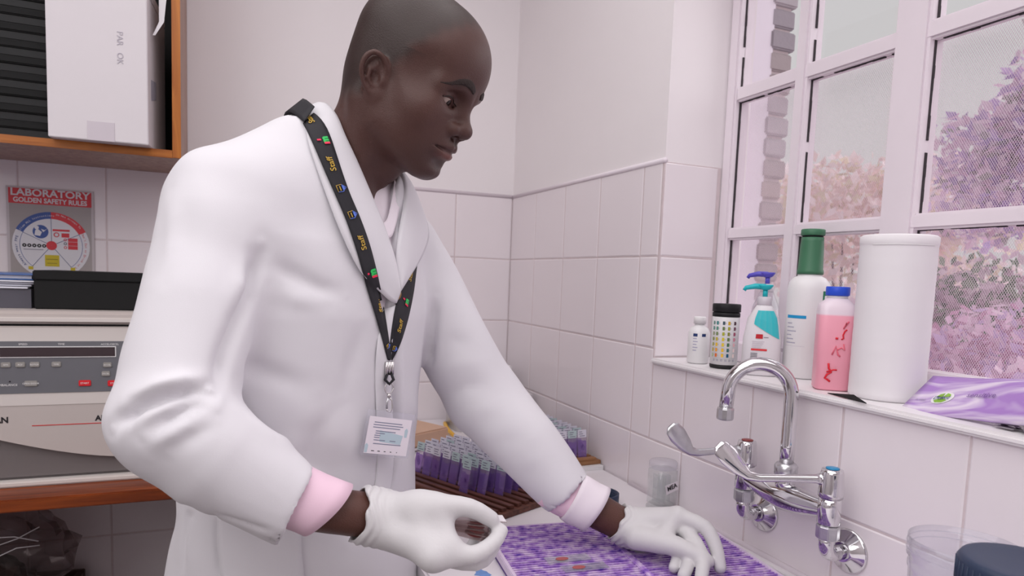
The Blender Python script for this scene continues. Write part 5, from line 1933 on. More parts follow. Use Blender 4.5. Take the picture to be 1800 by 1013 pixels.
def shirt_sdf(P):
    d = smin(torso(P, -.010), shoulders(P, -.012), .035)
    d = smax(d, -s_cone(P, NBW + V3(-.01, .004, -.03), NBW + V3(.06, -.045, .16), .052, .060), .006)
    d = smax(d, -s_cone(P, V3(-.660, -1.112, 1.448), V3(-.635, -1.095, 1.56), .020, .050), .006)
    d = smax(d, 1.16 - P[:, 2], .01)
    return d
mat('coat_cotton', rgb(222, 219, 224), .85, bump=.05, bscale=900, sheen=.1)
mat('shirt_pink', rgb(238, 204, 221), .8, bump=.05, bscale=900)
mat('shirt_white', rgb(238, 228, 236), .8, bump=.05, bscale=900)
FOLDS = [
    ([(-0.8737, -1.2742, 1.2289), (-0.8806, -1.2785, 1.2294), (-0.8873, -1.2820, 1.2298), (-0.8940, -1.2844, 1.2300), (-0.9020, -1.2871, 1.2289), (-0.9099, -1.2887, 1.2276), (-0.9179, -1.2894, 1.2262), (-0.9258, -1.2899, 1.2231), (-0.9337, -1.2893, 1.2199), (-0.9417, -1.2877, 1.2165), (-0.9482, -1.2866, 1.2110), (-0.9549, -1.2841, 1.2053), (-0.9619, -1.2797, 1.1991), (-0.9642, -1.2779, 1.1958), (-0.9666, -1.2757, 1.1925), (-0.9691, -1.2728, 1.1890)], 0.0075, -0.0180),
    ([(-0.8777, -1.2727, 1.2363), (-0.8860, -1.2768, 1.2371), (-0.8941, -1.2795, 1.2378), (-0.9022, -1.2811, 1.2382), (-0.9111, -1.2831, 1.2364), (-0.9200, -1.2839, 1.2343), (-0.9289, -1.2835, 1.2321), (-0.9368, -1.2830, 1.2283), (-0.9448, -1.2813, 1.2242), (-0.9530, -1.2781, 1.2199)], 0.0100, 0.0100),
    ([(-0.8736, -1.2821, 1.2166), (-0.8804, -1.2866, 1.2156), (-0.8871, -1.2901, 1.2145), (-0.8937, -1.2929, 1.2132), (-0.9016, -1.2964, 1.2090), (-0.9095, -1.2986, 1.2046), (-0.9173, -1.2997, 1.2000), (-0.9243, -1.2997, 1.1952), (-0.9314, -1.2986, 1.1902), (-0.9385, -1.2963, 1.1849)], 0.0080, -0.0140),
    ([(-0.8855, -1.2953, 1.2018), (-0.8944, -1.2988, 1.1975), (-0.9032, -1.3008, 1.1930), (-0.9120, -1.3014, 1.1882), (-0.9200, -1.3008, 1.1819), (-0.9281, -1.2986, 1.1753), (-0.9363, -1.2944, 1.1682)], 0.0090, 0.0060),
    ([(-0.8662, -1.2910, 1.1969), (-0.8745, -1.2958, 1.1932), (-0.8827, -1.2992, 1.1893), (-0.8907, -1.3012, 1.1851), (-0.8997, -1.3024, 1.1789), (-0.9086, -1.3018, 1.1722), (-0.9176, -1.2993, 1.1652)], 0.0090, -0.0060),
    ([(-0.8737, -1.2763, 1.2255), (-0.8714, -1.2760, 1.2233), (-0.8692, -1.2758, 1.2211), (-0.8669, -1.2755, 1.2189), (-0.8684, -1.2787, 1.2162), (-0.8699, -1.2817, 1.2135), (-0.8713, -1.2845, 1.2108), (-0.8747, -1.2848, 1.2134), (-0.8780, -1.2851, 1.2161), (-0.8813, -1.2853, 1.2187)], 0.0060, 0.0060),
    ([(-0.8183, -1.1918, 1.3937), (-0.8210, -1.1935, 1.3833), (-0.8236, -1.1955, 1.3729), (-0.8262, -1.1978, 1.3626), (-0.8292, -1.2010, 1.3512), (-0.8323, -1.2047, 1.3399), (-0.8353, -1.2093, 1.3287), (-0.8392, -1.2155, 1.3199), (-0.8430, -1.2215, 1.3113), (-0.8468, -1.2274, 1.3028), (-0.8509, -1.2342, 1.2913), (-0.8549, -1.2409, 1.2799), (-0.8589, -1.2473, 1.2688), (-0.8617, -1.2526, 1.2580), (-0.8644, -1.2578, 1.2475), (-0.8670, -1.2638, 1.2372), (-0.8685, -1.2673, 1.2331), (-0.8700, -1.2710, 1.2291), (-0.8715, -1.2748, 1.2252)], 0.0100, -0.0140),
    ([(-0.8326, -1.1986, 1.3826), (-0.8359, -1.2023, 1.3689), (-0.8391, -1.2070, 1.3554), (-0.8423, -1.2128, 1.3420), (-0.8471, -1.2207, 1.3288), (-0.8519, -1.2283, 1.3160), (-0.8565, -1.2355, 1.3033)], 0.0130, 0.0080),
    ([(-0.8130, -1.1904, 1.3734), (-0.8040, -1.1866, 1.3681), (-0.7949, -1.1833, 1.3627), (-0.7857, -1.1809, 1.3571), (-0.7742, -1.1791, 1.3516), (-0.7625, -1.1779, 1.3460), (-0.7506, -1.1759, 1.3404), (-0.7384, -1.1731, 1.3370), (-0.7259, -1.1695, 1.3335), (-0.7130, -1.1651, 1.3300)], 0.0100, -0.0060),
    ([(-0.8129, -1.1905, 1.3424), (-0.8016, -1.1852, 1.3368), (-0.7902, -1.1825, 1.3311), (-0.7788, -1.1819, 1.3255), (-0.7649, -1.1804, 1.3221), (-0.7506, -1.1780, 1.3187), (-0.7360, -1.1745, 1.3151)], 0.0120, 0.0050),
    ([(-0.8456, -1.2347, 1.2507), (-0.8317, -1.1773, 1.2382), (-0.8185, -1.1780, 1.2333), (-0.8051, -1.1790, 1.2284), (-0.7868, -1.1787, 1.2207), (-0.7681, -1.1766, 1.2125), (-0.7487, -1.1727, 1.2038)], 0.0140, -0.0050),
    ([(-0.8578, -1.2675, 1.2171), (-0.8441, -1.2666, 1.2036), (-0.8302, -1.2673, 1.1902), (-0.8160, -1.2671, 1.1763), (-0.8012, -1.2600, 1.1650), (-0.7788, -1.1730, 1.1330), (-0.7619, -1.1705, 1.1212)], 0.0140, 0.0050),
    ([(-0.6435, -1.1245, 1.3301), (-0.6456, -1.1282, 1.3143), (-0.6476, -1.1315, 1.2985), (-0.6488, -1.1312, 1.2824), (-0.6481, -1.1294, 1.2662), (-0.6473, -1.1276, 1.2499), (-0.6466, -1.1257, 1.2334), (-0.6438, -1.1222, 1.2166), (-0.6410, -1.1185, 1.1995), (-0.6381, -1.1150, 1.1822), (-0.6364, -1.1118, 1.1592), (-0.6346, -1.1086, 1.1360), (-0.6327, -1.1052, 1.1125), (-0.6328, -1.1045, 1.0981), (-0.6333, -1.1056, 1.0841), (-0.6338, -1.1066, 1.0702), (-0.6358, -1.1089, 1.0596), (-0.6377, -1.1111, 1.0490), (-0.6397, -1.1132, 1.0384)], 0.0060, -0.0070),
    ([(-0.6336, -1.1185, 1.3139), (-0.6341, -1.1201, 1.2924), (-0.6336, -1.1179, 1.2705), (-0.6331, -1.1157, 1.2484), (-0.6305, -1.1115, 1.2258), (-0.6278, -1.1070, 1.2028), (-0.6252, -1.1026, 1.1795), (-0.6230, -1.0984, 1.1531), (-0.6208, -1.0940, 1.1263), (-0.6185, -1.0894, 1.0991), (-0.6198, -1.0916, 1.0852), (-0.6212, -1.0937, 1.0713), (-0.6225, -1.0957, 1.0575)], 0.0080, 0.0040),
    ([(-0.5530, -1.0273, 1.3286), (-0.5539, -1.0287, 1.3135), (-0.5545, -1.0292, 1.2984), (-0.5549, -1.0286, 1.2833), (-0.5558, -1.0260, 1.2648), (-0.5561, -1.0212, 1.2460), (-0.5556, -1.0133, 1.2265), (-0.5537, -1.0004, 1.2076)], 0.0080, -0.0100),
    ([(-0.5503, -1.0263, 1.2465), (-0.5414, -1.0328, 1.2502), (-0.5318, -1.0374, 1.2537), (-0.5217, -1.0403, 1.2570), (-0.5095, -1.0422, 1.2557), (-0.4967, -1.0425, 1.2541), (-0.4830, -1.0408, 1.2524)], 0.0120, -0.0030),
    ([(-0.5446, -1.0112, 1.1980), (-0.5355, -1.0281, 1.2065), (-0.5245, -1.0384, 1.2139), (-0.5124, -1.0445, 1.2207), (-0.4976, -1.0483, 1.2210), (-0.4817, -1.0493, 1.2209), (-0.4644, -1.0469, 1.2203)], 0.0130, 0.0030),
    ([(-0.5294, -0.9967, 1.1572), (-0.5237, -1.0251, 1.1684), (-0.5139, -1.0389, 1.1767), (-0.5025, -1.0476, 1.1840), (-0.4856, -1.0546, 1.1847), (-0.4674, -1.0582, 1.1848), (-0.4474, -1.0580, 1.1842)], 0.0130, -0.0030),
    ([(-0.5005, -1.0375, 1.1258), (-0.4899, -1.0529, 1.1379), (-0.4772, -1.0617, 1.1485), (-0.4630, -1.0672, 1.1505), (-0.4480, -1.0708, 1.1522), (-0.4322, -1.0726, 1.1535)], 0.0130, 0.0020),
    ([(-0.4628, -1.0479, 1.0770), (-0.4554, -1.0705, 1.0901), (-0.4441, -1.0826, 1.1001), (-0.4310, -1.0905, 1.1028), (-0.4169, -1.0962, 1.1049), (-0.4018, -1.0996, 1.1064)], 0.0130, -0.0020),
    ([(-0.4304, -1.0709, 1.0442), (-0.4234, -1.0925, 1.0592), (-0.4118, -1.1030, 1.0706), (-0.4009, -1.1083, 1.0727), (-0.3892, -1.1119, 1.0744), (-0.3766, -1.1136, 1.0756)], 0.0130, 0.0020),
    ([(-0.8705, -1.2832, 1.0910), (-0.8718, -1.1521, 1.0321), (-0.8709, -1.1533, 1.0186), (-0.8700, -1.1544, 1.0052), (-0.8687, -1.1563, 0.9927), (-0.8673, -1.1586, 0.9803), (-0.8660, -1.1607, 0.9680)], 0.0040, -0.0030),
    ([(-0.8705, -1.2832, 1.0910), (-0.8605, -1.2871, 1.0885), (-0.8506, -1.2902, 1.0858), (-0.8405, -1.2927, 1.0828), (-0.8308, -1.2940, 1.0785), (-0.8210, -1.2952, 1.0742), (-0.8111, -1.2962, 1.0698)], 0.0040, -0.0030),
    ([(-0.8967, -1.2764, 1.1009), (-0.9061, -1.1181, 1.0338), (-0.9078, -1.1172, 1.0183), (-0.9095, -1.1162, 1.0028), (-0.9106, -1.1178, 0.9876), (-0.9117, -1.1197, 0.9726), (-0.9129, -1.1215, 0.9575)], 0.0060, -0.0040),
    ([(-0.9207, -1.1462, 1.4541), (-0.9190, -1.1571, 1.4419), (-0.9175, -1.1656, 1.4302), (-0.9161, -1.1737, 1.4187), (-0.9167, -1.1813, 1.4050), (-0.9172, -1.1897, 1.3916), (-0.9176, -1.1991, 1.3783), (-0.9191, -1.2075, 1.3652), (-0.9205, -1.2156, 1.3524), (-0.9219, -1.2233, 1.3398)], 0.0140, 0.0040),
    ([(-0.7181, -1.1631, 1.1936), (-0.7281, -1.1657, 1.1791), (-0.7380, -1.1679, 1.1648), (-0.7477, -1.1695, 1.1504), (-0.7523, -1.1694, 1.1304), (-0.7569, -1.1691, 1.1103), (-0.7739, -1.2853, 1.1252)], 0.0140, -0.0050),
    ([(-0.6888, -1.1573, 1.2998), (-0.6937, -1.1584, 1.2794), (-0.6985, -1.1593, 1.2591), (-0.7034, -1.1601, 1.2388), (-0.7056, -1.1601, 1.2235), (-0.7079, -1.1600, 1.2081), (-0.7101, -1.1600, 1.1927)], 0.0120, -0.0040),
    ([(-0.6638, -1.1307, 1.0711), (-0.6729, -1.1372, 1.0573), (-0.6816, -1.1429, 1.0435), (-0.6902, -1.1480, 1.0297), (-0.6957, -1.1512, 1.0151), (-0.7012, -1.1542, 1.0006), (-0.7066, -1.1577, 0.9864)], 0.0160, -0.0060),
]
cv, cq = sdf_mesh(coat_sdf, (-1.10, -1.38, .56), (-.24, -.72, 1.58), .0042)
cv = relax(cv, cq, 2, .4)
if FOLDS:
    cv = emboss(cv, cq, FOLDS)
    cv = relax(cv, cq, 1, .3)
# soft cloth undulation
nrm = vnormals(cv, cq)
amp = .0022 * np.sin(cv @ V3(34, 21, 27) + 1.3 * np.sin(cv @ V3(11, -17, 23))) * np.sin(cv @ V3(-23, 31, 12) + .7)
cv = cv + nrm * amp[:, None]
coat = pobj('lab_coat', cv, cq, 'coat_cotton')
cbvh = BVHTree.FromPolygons([Vector(v) for v in cv], cq.tolist())
sv, sq = sdf_mesh(shirt_sdf, (-.98, -1.25, 1.13), (-.45, -.78, 1.58), .004)
sv = relax(sv, sq, 2, .4)
shirt = pobj('shirt', sv, sq, 'shirt_white')

# ------------------------------------------------------------------ skin of head, neck and forearms as one body mesh
def arms_sdf(P):
    d = s_chain(P, [RS, RE, RC, RW, RW + (RW - RC) * .4], [.045, .038, .027, .0280, .027])
    d = np.minimum(d, s_chain(P, [LS, LE, LC, LW, LW + (LW - LC) * .3], [.043, .038, .033, .028, .027]))
    # core of the trunk joins neck and arms under the clothes
    d = smin(d, smin(torso(P, -.030), shoulders(P, -.026), .03), .02)
    d = smax(d, .72 - P[:, 2], .01)
    return d
av, aq = sdf_mesh(arms_sdf, (-1.0, -1.32, .70), (-.20, -.76, 1.56), .0060)
av = relax(av, aq, 2, .4)
bvv = np.concatenate([HEAD[0], av])
bqq = np.concatenate([HEAD[1], aq + len(HEAD[0])])
bcc = np.concatenate([HEAD[2], np.tile(np.array(rgb(92, 60, 52)[:3]), (len(av), 1))])
body = pobj('body', bvv, bqq, 'skin', col=bcc)

# trousers and shoes (below the picture)
mat('trouser_dark', rgb(52, 50, 58), .85)
def leg_sdf(P):
    d = None
    for s in (-1, 1):
        hip = b2w(-.01, s * .095, .86)
        kn = b2w(.03, s * .10, .48)
        an = b2w(-.01, s * .105, .09)
        e = s_chain(P, [hip, kn, an], [.088, .066, .052])
        d = e if d is None else smin(d, e, .02)
    d = smin(d, s_ell(P, b2w(-.01, 0, .90), (.15, .15, .10)), .04)
    return smax(d, .045 - P[:, 2], .005)
lv, lq = sdf_mesh(leg_sdf, (-1.0, -1.30, .02), (-.5, -.75, 1.02), .010)
pobj('trousers', relax(lv, lq, 2, .4), lq, 'trouser_dark')
for s in (-1, 1):
    def shoe(P, s=s):
        d = s_chain(P, [b2w(-.05, s * .105, .045), b2w(.06, s * .11, .040), b2w(.16, s * .118, .034)], [.042, .040, .033])
        return smax(d, .003 - P[:, 2], .003)
    c = b2w(.05, s * .11, .05)
    v_, q_ = sdf_mesh(shoe, c - .2, c + .2, .006)
    pobj('shoe', relax(v_, q_, 1, .4), q_, 'black_plastic')

# ------------------------------------------------------------------ shirt cuffs
def cuff(name, a, b_, r0, r1, th, material, tilt=0.0, flare=0.0, nseg=48):
    a, b_ = Vector(a), Vector(b_)
    T = (b_ - a).normalized()
    N = (Vector((0, 0, 1)) - T * T.z).normalized()
    B = T.cross(N)
    m = MB()
    vs_, fs_ = [], []
    rings = 7
    for side in (0, 1):
        for i in range(rings):
            t = i / (rings - 1)
            r = r0 + (r1 - r0) * t - (th if side else 0)
            for k in range(nseg):
                an = 2 * math.pi * k / nseg
                wob = 1 + .03 * math.sin(3 * an + 1.0) + flare * t * math.sin(an + .6) + .022 * math.sin(2 * an + 7 * t) + .014 * math.sin(5 * an - 5 * t + 1)
                p = a + T * ((b_ - a).length * t + tilt * t * math.cos(an)) + N * (r * wob * math.cos(an)) + B * (r * wob * math.sin(an))
                vs_.append(p - Vector(PO))
    for side in (0, 1):
        o_ = side * rings * nseg
        for i in range(rings - 1):
            for k in range(nseg):
                k2 = (k + 1) % nseg
                f = (o_ + i * nseg + k, o_ + i * nseg + k2, o_ + (i + 1) * nseg + k2, o_ + (i + 1) * nseg + k)
                fs_.append(f if side == 0 else tuple(reversed(f)))
    for k in range(nseg):
        k2 = (k + 1) % nseg
        i0, i1 = (rings - 1) * nseg, rings * nseg + (rings - 1) * nseg
        fs_.append((i0 + k, i0 + k2, i1 + k2, i1 + k))
        fs_.append((k2, k, rings * nseg + k, rings * nseg + k2))
    m.add(vs_, fs_, smooth=True)
    return m.build(name, material, person)
dr_ = (RW - RC) / np.linalg.norm(RW - RC)
cuff('shirt_cuff', RC - (RC - RE) / np.linalg.norm(RC - RE) * .05, RC + dr_ * .036, .0395, .0375, .0016, 'shirt_pink', tilt=.014, flare=.08)
dl_ = (LW - LC) / np.linalg.norm(LW - LC)
cuff('shirt_cuff', LC - dl_ * .04, LC + dl_ * .045, .038, .040, .0016, 'shirt_pink', tilt=.0)
cuff('folded_cuff', LC + dl_ * .004, LC + dl_ * .050, .0415, .0425, .0016, 'shirt_white', tilt=.004)

# ------------------------------------------------------------------ gloves
mat('glove_latex', rgb(210, 207, 209), .55, bump=.10, bscale=130, noise=.015, scale=30)
def finger(P, pts, rads):
    p_, r_ = crom(pts, rads, 3)
    return s_chain(P, p_, r_)
RH = dict(
    thumb=[(-.668, -1.266, 1.070), (-.626, -1.296, 1.082), (-.585, -1.309, 1.079), (-.557, -1.312, 1.063)],
    index=[(-.634, -1.326, 1.031), (-.588, -1.335, 1.030), (-.560, -1.328, 1.038), (-.545, -1.317, 1.048)],
    middle=[(-.624, -1.308, 1.024), (-.577, -1.316, 1.012), (-.553, -1.307, 1.022), (-.545, -1.299, 1.040)],
    ring=[(-.618, -1.289, 1.019), (-.572, -1.295, 1.008), (-.552, -1.286, 1.018), (-.548, -1.280, 1.035)],
    little=[(-.616, -1.271, 1.018), (-.578, -1.275, 1.008), (-.562, -1.269, 1.015), (-.558, -1.266, 1.030)])
LH = dict(
    thumb=[(-.250, -1.178, .952), (-.214, -1.232, .955), (-.196, -1.257, .949), (-.182, -1.269, .941)],
    index=[(-.190, -1.201, .990), (-.165, -1.237, .982), (-.159, -1.259, .957), (-.161, -1.274, .931)],
    middle=[(-.185, -1.187, .982), (-.184, -1.243, .958), (-.192, -1.271, .942), (-.209, -1.290, .928)],
    ring=[(-.183, -1.172, .971), (-.187, -1.224, .946), (-.205, -1.254, .936), (-.229, -1.275, .928)],
    little=[(-.187, -1.161, .960), (-.192, -1.205, .941), (-.209, -1.231, .934), (-.226, -1.247, .928)])
RADS = dict(thumb=[.0165, .0135, .0115, .0100], index=[.0125, .0108, .0098, .0088], middle=[.0125, .0110, .0098, .0088], ring=[.0120, .0104, .0094, .0085], little=[.0112, .0094, .0085, .0078])
def glove_sdf(H, W, cdir, wr, fill=None):
    web = .026 if fill else .010
    W = np.asarray(W)
    def fn(P):
        d = None
        # palm: webs from the wrist to each knuckle
        for nm, r in (('index', .0150), ('middle', .0160), ('ring', .0155), ('little', .0140)):
            e = s_cone(P, W + (np.array(H[nm][0]) - W) * .12, np.array(H[nm][0]), wr * .72, r * .86)
            d = e if d is None else smin(d, e, .018)
        d = smin(d, s_chain(P, [W + (np.array(H['thumb'][0]) - W) * .3, H['thumb'][0], H['thumb'][1]], [wr * .75, .0185, .0135]), .018)
        for nm in ('index', 'middle', 'ring', 'little'):
            d = smin(d, finger(P, H[nm], RADS[nm]), .0045)
        th = finger(P, H['thumb'], RADS['thumb'])
        d = smin(d, th, .010 if fill else .006)
        # web between thumb and index
        d = smin(d, s_cone(P, np.array(H['thumb'][0]) * .4 + np.array(H['thumb'][1]) * .6, np.array(H['index'][0]), .012, .012), web)
        if fill:
            d = smin(d, s_cone(P, np.array(H['thumb'][1]) + fill[0], np.array(H['index'][0]) + fill[1], .011, .012), .020)
        # glove cuff over the wrist, slightly wrinkled and flared
        c0 = W - cdir * .016
        t = (P - W) @ cdir
        cf = s_cone(P, c0, W + cdir * .03, wr * 1.10, wr)
        cf = cf + .0019 * np.sin(t * 700 + 3.0 * np.sin(P @ V3(60, 80, 70))) * np.clip(1 - t / .05, 0, 1)
        d = smin(d, cf, .012)
        d = smax(d, -(t + .014) + .002 * np.sin(P @ V3(150, 120, 170)), .001)
        d = smax(d, -s_cone(P, W - cdir * .06, W - cdir * .003, wr * 1.02, wr * .96), .001)
        return d
    return fn
for nm, H, W, cd_, wr, fl_ in (('r', RH, RW + dr_ * .006, dr_, .0320, (V3(.006, -.002, -.012), V3(.020, .004, .012))), ('l', LH, LW + dl_ * .012, dl_, .0290, None)):
    allp = np.array([p for c_ in H.values() for p in c_] + [W, W - cd_ * .03])
    if nm == 'l':
        RADS = {k_: [r_ * 1.08 for r_ in v2] for k_, v2 in RADS.items()}
    v_, q_ = sdf_mesh(glove_sdf(H, W, cd_, wr, fl_), allp.min(0) - .04, allp.max(0) + .04, .0014)
    v_ = relax(v_, q_, 1, .35)
    pobj('glove', v_, q_, 'glove_latex')
# ------------------------------------------------------------------ collars
def strip(name, rows, material, thick=.0016, parent=None, sub=3):
    """loft a cloth strip through rows of points (world), with thickness"""
    R = []
    for r in rows:
        p_, _ = crom(r, [0] * len(r), sub)
        R.append(p_)
    nr, nc = len(R), len(R[0])
    # smooth the profile between rows
    prof = []
    for j in range(nc):
        p_, _ = crom([R[i][j] for i in range(nr)], [0] * nr, 4)
        prof.append(p_)
    m_ = len(prof[0])
    vs_ = [prof[j][i] - PO for i in range(m_) for j in range(nc)]
    fs_ = [(i * nc + j, i * nc + j + 1, (i + 1) * nc + j + 1, (i + 1) * nc + j) for i in range(m_ - 1) for j in range(nc - 1)]
    mm = MB().add(vs_, fs_, smooth=True)
    o = mm.build(name, material, parent or person)
    sd = o.modifiers.new('thickness', 'SOLIDIFY')
    sd.thickness = thick
    sd.offset = 0
    return o
def rows_of(crease, outer, axis_in, drop=.03, roll=.007):
    c = [np.array(p) for p in crease]
    o = [np.array(p) for p in outer]
    inn, mid = [], []
    for a, b_ in zip(c, o):
        ax_ = np.array(axis_in) + np.array([.5, -.33, 1.0]) * (a[2] - axis_in[2]) * .55
        rad = a - ax_
        rad[2] = 0
        rad /= np.linalg.norm(rad) + 1e-9
        inn.append(a - rad * .004 - np.array([0, 0, drop]))
        mid.append(a * .55 + b_ * .45 + rad * roll + np.array([0, 0, .003]))
    return [inn, c, mid, o]
NC = [(-.740, -.985, 1.585), (-.735, -1.020, 1.603), (-.727, -1.056, 1.596), (-.7180, -1.0868, 1.5750), (-.7099, -1.1070, 1.5467), (-.6958, -1.1150, 1.5152), (-.6800, -1.1180, 1.4803), (-.6645, -1.1200, 1.4454), (-.6515, -1.1210, 1.4138), (-.6415, -1.1230, 1.3821), (-.6375, -1.1255, 1.3462)]
NO = [(-.775, -.960, 1.545), (-.778, -1.010, 1.560), (-.772, -1.062, 1.566), (-.7640, -1.1040, 1.5560), (-.7590, -1.1380, 1.5190), (-.7420, -1.1545, 1.4652), (-.7215, -1.1640, 1.4111), (-.6965, -1.1610, 1.3641), (-.6680, -1.1440, 1.3377), (-.6480, -1.1330, 1.3223), (-.6385, -1.1275, 1.3200)]
ccol = strip('coat_collar', rows_of(NC, NO, (-.690, -1.045, 1.50)), 'coat_cotton', parent=coat)
FCc = [(-.740, -.985, 1.585), (-.700, -.985, 1.578), (-.655, -1.003, 1.553), (-.622, -1.030, 1.526), (-.6120, -1.0500, 1.5020), (-.6145, -1.0680, 1.4721), (-.6250, -1.0925, 1.4364), (-.6345, -1.1140, 1.4025), (-.6375, -1.1220, 1.3702), (-.6370, -1.1250, 1.3422)]
FOo = [(-.775, -.960, 1.545), (-.700, -.930, 1.545), (-.640, -.945, 1.525), (-.597, -.980, 1.502), (-.578, -1.004, 1.476), (-.566, -1.012, 1.446), (-.5640, -1.0190, 1.4200), (-.5830, -1.0540, 1.3900), (-.6110, -1.0990, 1.3610), (-.6350, -1.1260, 1.3330)]
flap = strip('lapel', rows_of(FCc, FOo, (-.690, -1.045, 1.50), roll=.005), 'coat_cotton', parent=coat)
strip('shirt_collar', [[(-.700, -1.100, 1.515), (-.6860, -1.1080, 1.4920), (-.6745, -1.1100, 1.4640), (-.6631, -1.1090, 1.4400), (-.6560, -1.1080, 1.4310)],
                       [(-.700, -1.110, 1.500), (-.6850, -1.1170, 1.4760), (-.6735, -1.1190, 1.4460), (-.6620, -1.1170, 1.4200), (-.6560, -1.1140, 1.4080)]], 'shirt_white', parent=shirt)
strip('shirt_collar', [[(-.6560, -1.1080, 1.4310), (-.6470, -1.0970, 1.4400), (-.6370, -1.0790, 1.4700), (-.6300, -1.0600, 1.5000)],
                       [(-.6540, -1.1150, 1.4120), (-.6420, -1.1060, 1.4140), (-.6300, -1.0860, 1.4440), (-.6220, -1.0660, 1.4740)]], 'shirt_white', parent=shirt)
strip('shirt_placket', [[(-.6600, -1.1140, 1.4060), (-.6540, -1.1190, 1.3700), (-.6480, -1.1200, 1.3350)],
                        [(-.6500, -1.1140, 1.4080), (-.6450, -1.1180, 1.3700), (-.6420, -1.1200, 1.3350)]], 'shirt_pink', parent=shirt)
fedge = strip('front_edge', [[(-.6373, -1.1235, 1.3182), (-.6438, -1.1284, 1.2661), (-.6445, -1.1251, 1.2170), (-.6391, -1.1169, 1.1659), (-.6334, -1.1081, 1.1132), (-.6345, -1.1094, 1.0710), (-.6402, -1.1161, 1.0351), (-.6480, -1.1270, .9800)],
                     [(-.6460, -1.1270, 1.3140), (-.6550, -1.1400, 1.2670), (-.6560, -1.1370, 1.2190), (-.6515, -1.1290, 1.1680), (-.6470, -1.1225, 1.1170), (-.6480, -1.1225, 1.0750), (-.6535, -1.1280, 1.0390), (-.6620, -1.1390, .9820)],
                     [(-.6571, -1.1250, 1.3097), (-.6674, -1.1440, 1.2679), (-.6692, -1.1412, 1.2202), (-.6655, -1.1356, 1.1711), (-.6618, -1.1299, 1.1208), (-.6626, -1.1301, 1.0797), (-.6677, -1.1348, 1.0443), (-.6770, -1.1440, .9850)]], 'coat_cotton', .002, parent=coat)
strip('pocket', [[(-.8700, -1.1550, 1.045), (-.8378, -1.1690, 1.042), (-.8038, -1.1750, 1.037), (-.7685, -1.1745, 1.028)],
                 [(-.8700, -1.1576, 1.0098), (-.8378, -1.1715, 1.0075), (-.8038, -1.1775, 1.0019), (-.7685, -1.1771, .9935)],
                 [(-.8660, -1.1640, .9690), (-.8344, -1.1757, .9681), (-.8003, -1.1808, .9640), (-.7648, -1.1794, .9568)],
                 [(-.8620, -1.1730, .8900), (-.8310, -1.1850, .8890), (-.7970, -1.1900, .8850), (-.7610, -1.1880, .8780)]], 'coat_cotton', .0022, parent=coat)
def on_coat(p, off):
    h = cbvh.find_nearest(Vector(p))
    return h[0] + h[1] * off, h[1]
mat('button_horn', rgb(150, 110, 60), .35, noise=.3, scale=200)
for p in ((-.6400, -1.1225, 1.3330),):
    q, n = on_coat(p, .002)
    M = Matrix.Translation(q - Vector(PO)) @ n.to_track_quat('Z', 'Y').to_matrix().to_4x4()
    MB().lathe([(.0098, -.001), (.0102, .0006), (.0095, .0022), (.0070, .0016), (.0002, .0016)], 20, M).build('button', 'button_horn', coat)

# ------------------------------------------------------------------ lanyard with badge
lan = thing('lanyard', 'black staff lanyard with clip and clear badge hanging over the lab coat', 'lanyard', (0, 0, 0))
mat('lanyard_black', rgb(34, 32, 38), .7, bump=.1, bscale=1500)
NL = [(-.7646, -1.1076, 1.5520), (-.7528, -1.1294, 1.5202), (-.7409, -1.1408, 1.4919), (-.7266, -1.1455, 1.4596), (-.7120, -1.1498, 1.4256), (-.6985, -1.1526, 1.3866), (-.6861, -1.1509, 1.3454), (-.6716, -1.1474, 1.3032), (-.6574, -1.1360, 1.2629), (-.6498, -1.1300, 1.2403)]
NR = [(-.7500, -1.0950, 1.5740), (-.7314, -1.0980, 1.5415), (-.7184, -1.1140, 1.5040), (-.7047, -1.1240, 1.4634), (-.6916, -1.1300, 1.4321), (-.6791, -1.1340, 1.3980), (-.6668, -1.1330, 1.3557), (-.6568, -1.1320, 1.3138), (-.6503, -1.1330, 1.2729), (-.6429, -1.1270, 1.2396)]
FL = [(-.5990, -1.0620, 1.4100), (-.6160, -1.0940, 1.3740), (-.6302, -1.1118, 1.3422), (-.6387, -1.1228, 1.3141), (-.6449, -1.1282, 1.2822), (-.6476, -1.1290, 1.2564), (-.6488, -1.1290, 1.2394)]
FR = [(-.5860, -1.0500, 1.4000), (-.5955, -1.0695, 1.3720), (-.6029, -1.0838, 1.3363), (-.6119, -1.0984, 1.3066), (-.6210, -1.1080, 1.2805), (-.6324, -1.1176, 1.2549), (-.6419, -1.1250, 1.2386)]
view = Vector((-.8577 + .68, -2.0706 + 1.12, 0)).normalized()     # outward from the chest towards the room
coll_bvh = None
colbvh = BVHTree.FromPolygons([v.co + Vector(PO) for v in ccol.data.vertices], [tuple(p.vertices) for p in ccol.data.polygons])
flbvh = BVHTree.FromPolygons([v.co + Vector(PO) for v in flap.data.vertices], [tuple(p.vertices) for p in flap.data.polygons])
febvh = BVHTree.FromPolygons([v.co + Vector(PO) for v in fedge.data.vertices], [tuple(p.vertices) for p in fedge.data.polygons])
def strap_rows(Lp, Rp, offs, trees):
    a, _ = crom(Lp, [0] * len(Lp), 5)
    b_, _ = crom(Rp, [0] * len(Rp), 5)
    n = len(a)
    rowsL, rowsR, rowsM = [], [], [[], [], [], []]
    for i in range(n):
        out = Vector((-.17, -.97, .05 + .5 * max(0, 1 - i / (n * .25)))).normalized()
        for fr, dst in ((0, rowsL), (.2, rowsM[0]), (.4, rowsM[1]), (.6, rowsM[2]), (.8, rowsM[3]), (1, rowsR)):
            src = a[i] * (1 - fr) + b_[i] * fr
            best = None
            for tree in trees:
                h = tree.ray_cast(Vector(src) + out * .06, -out, .09)
                if h[0] is not None and (best is None or h[3] < best[3]):
                    best = h
            dst.append(best[0] + out * offs if best is not None else Vector(src) + out * .004)
    return rowsL, rowsR, rowsM
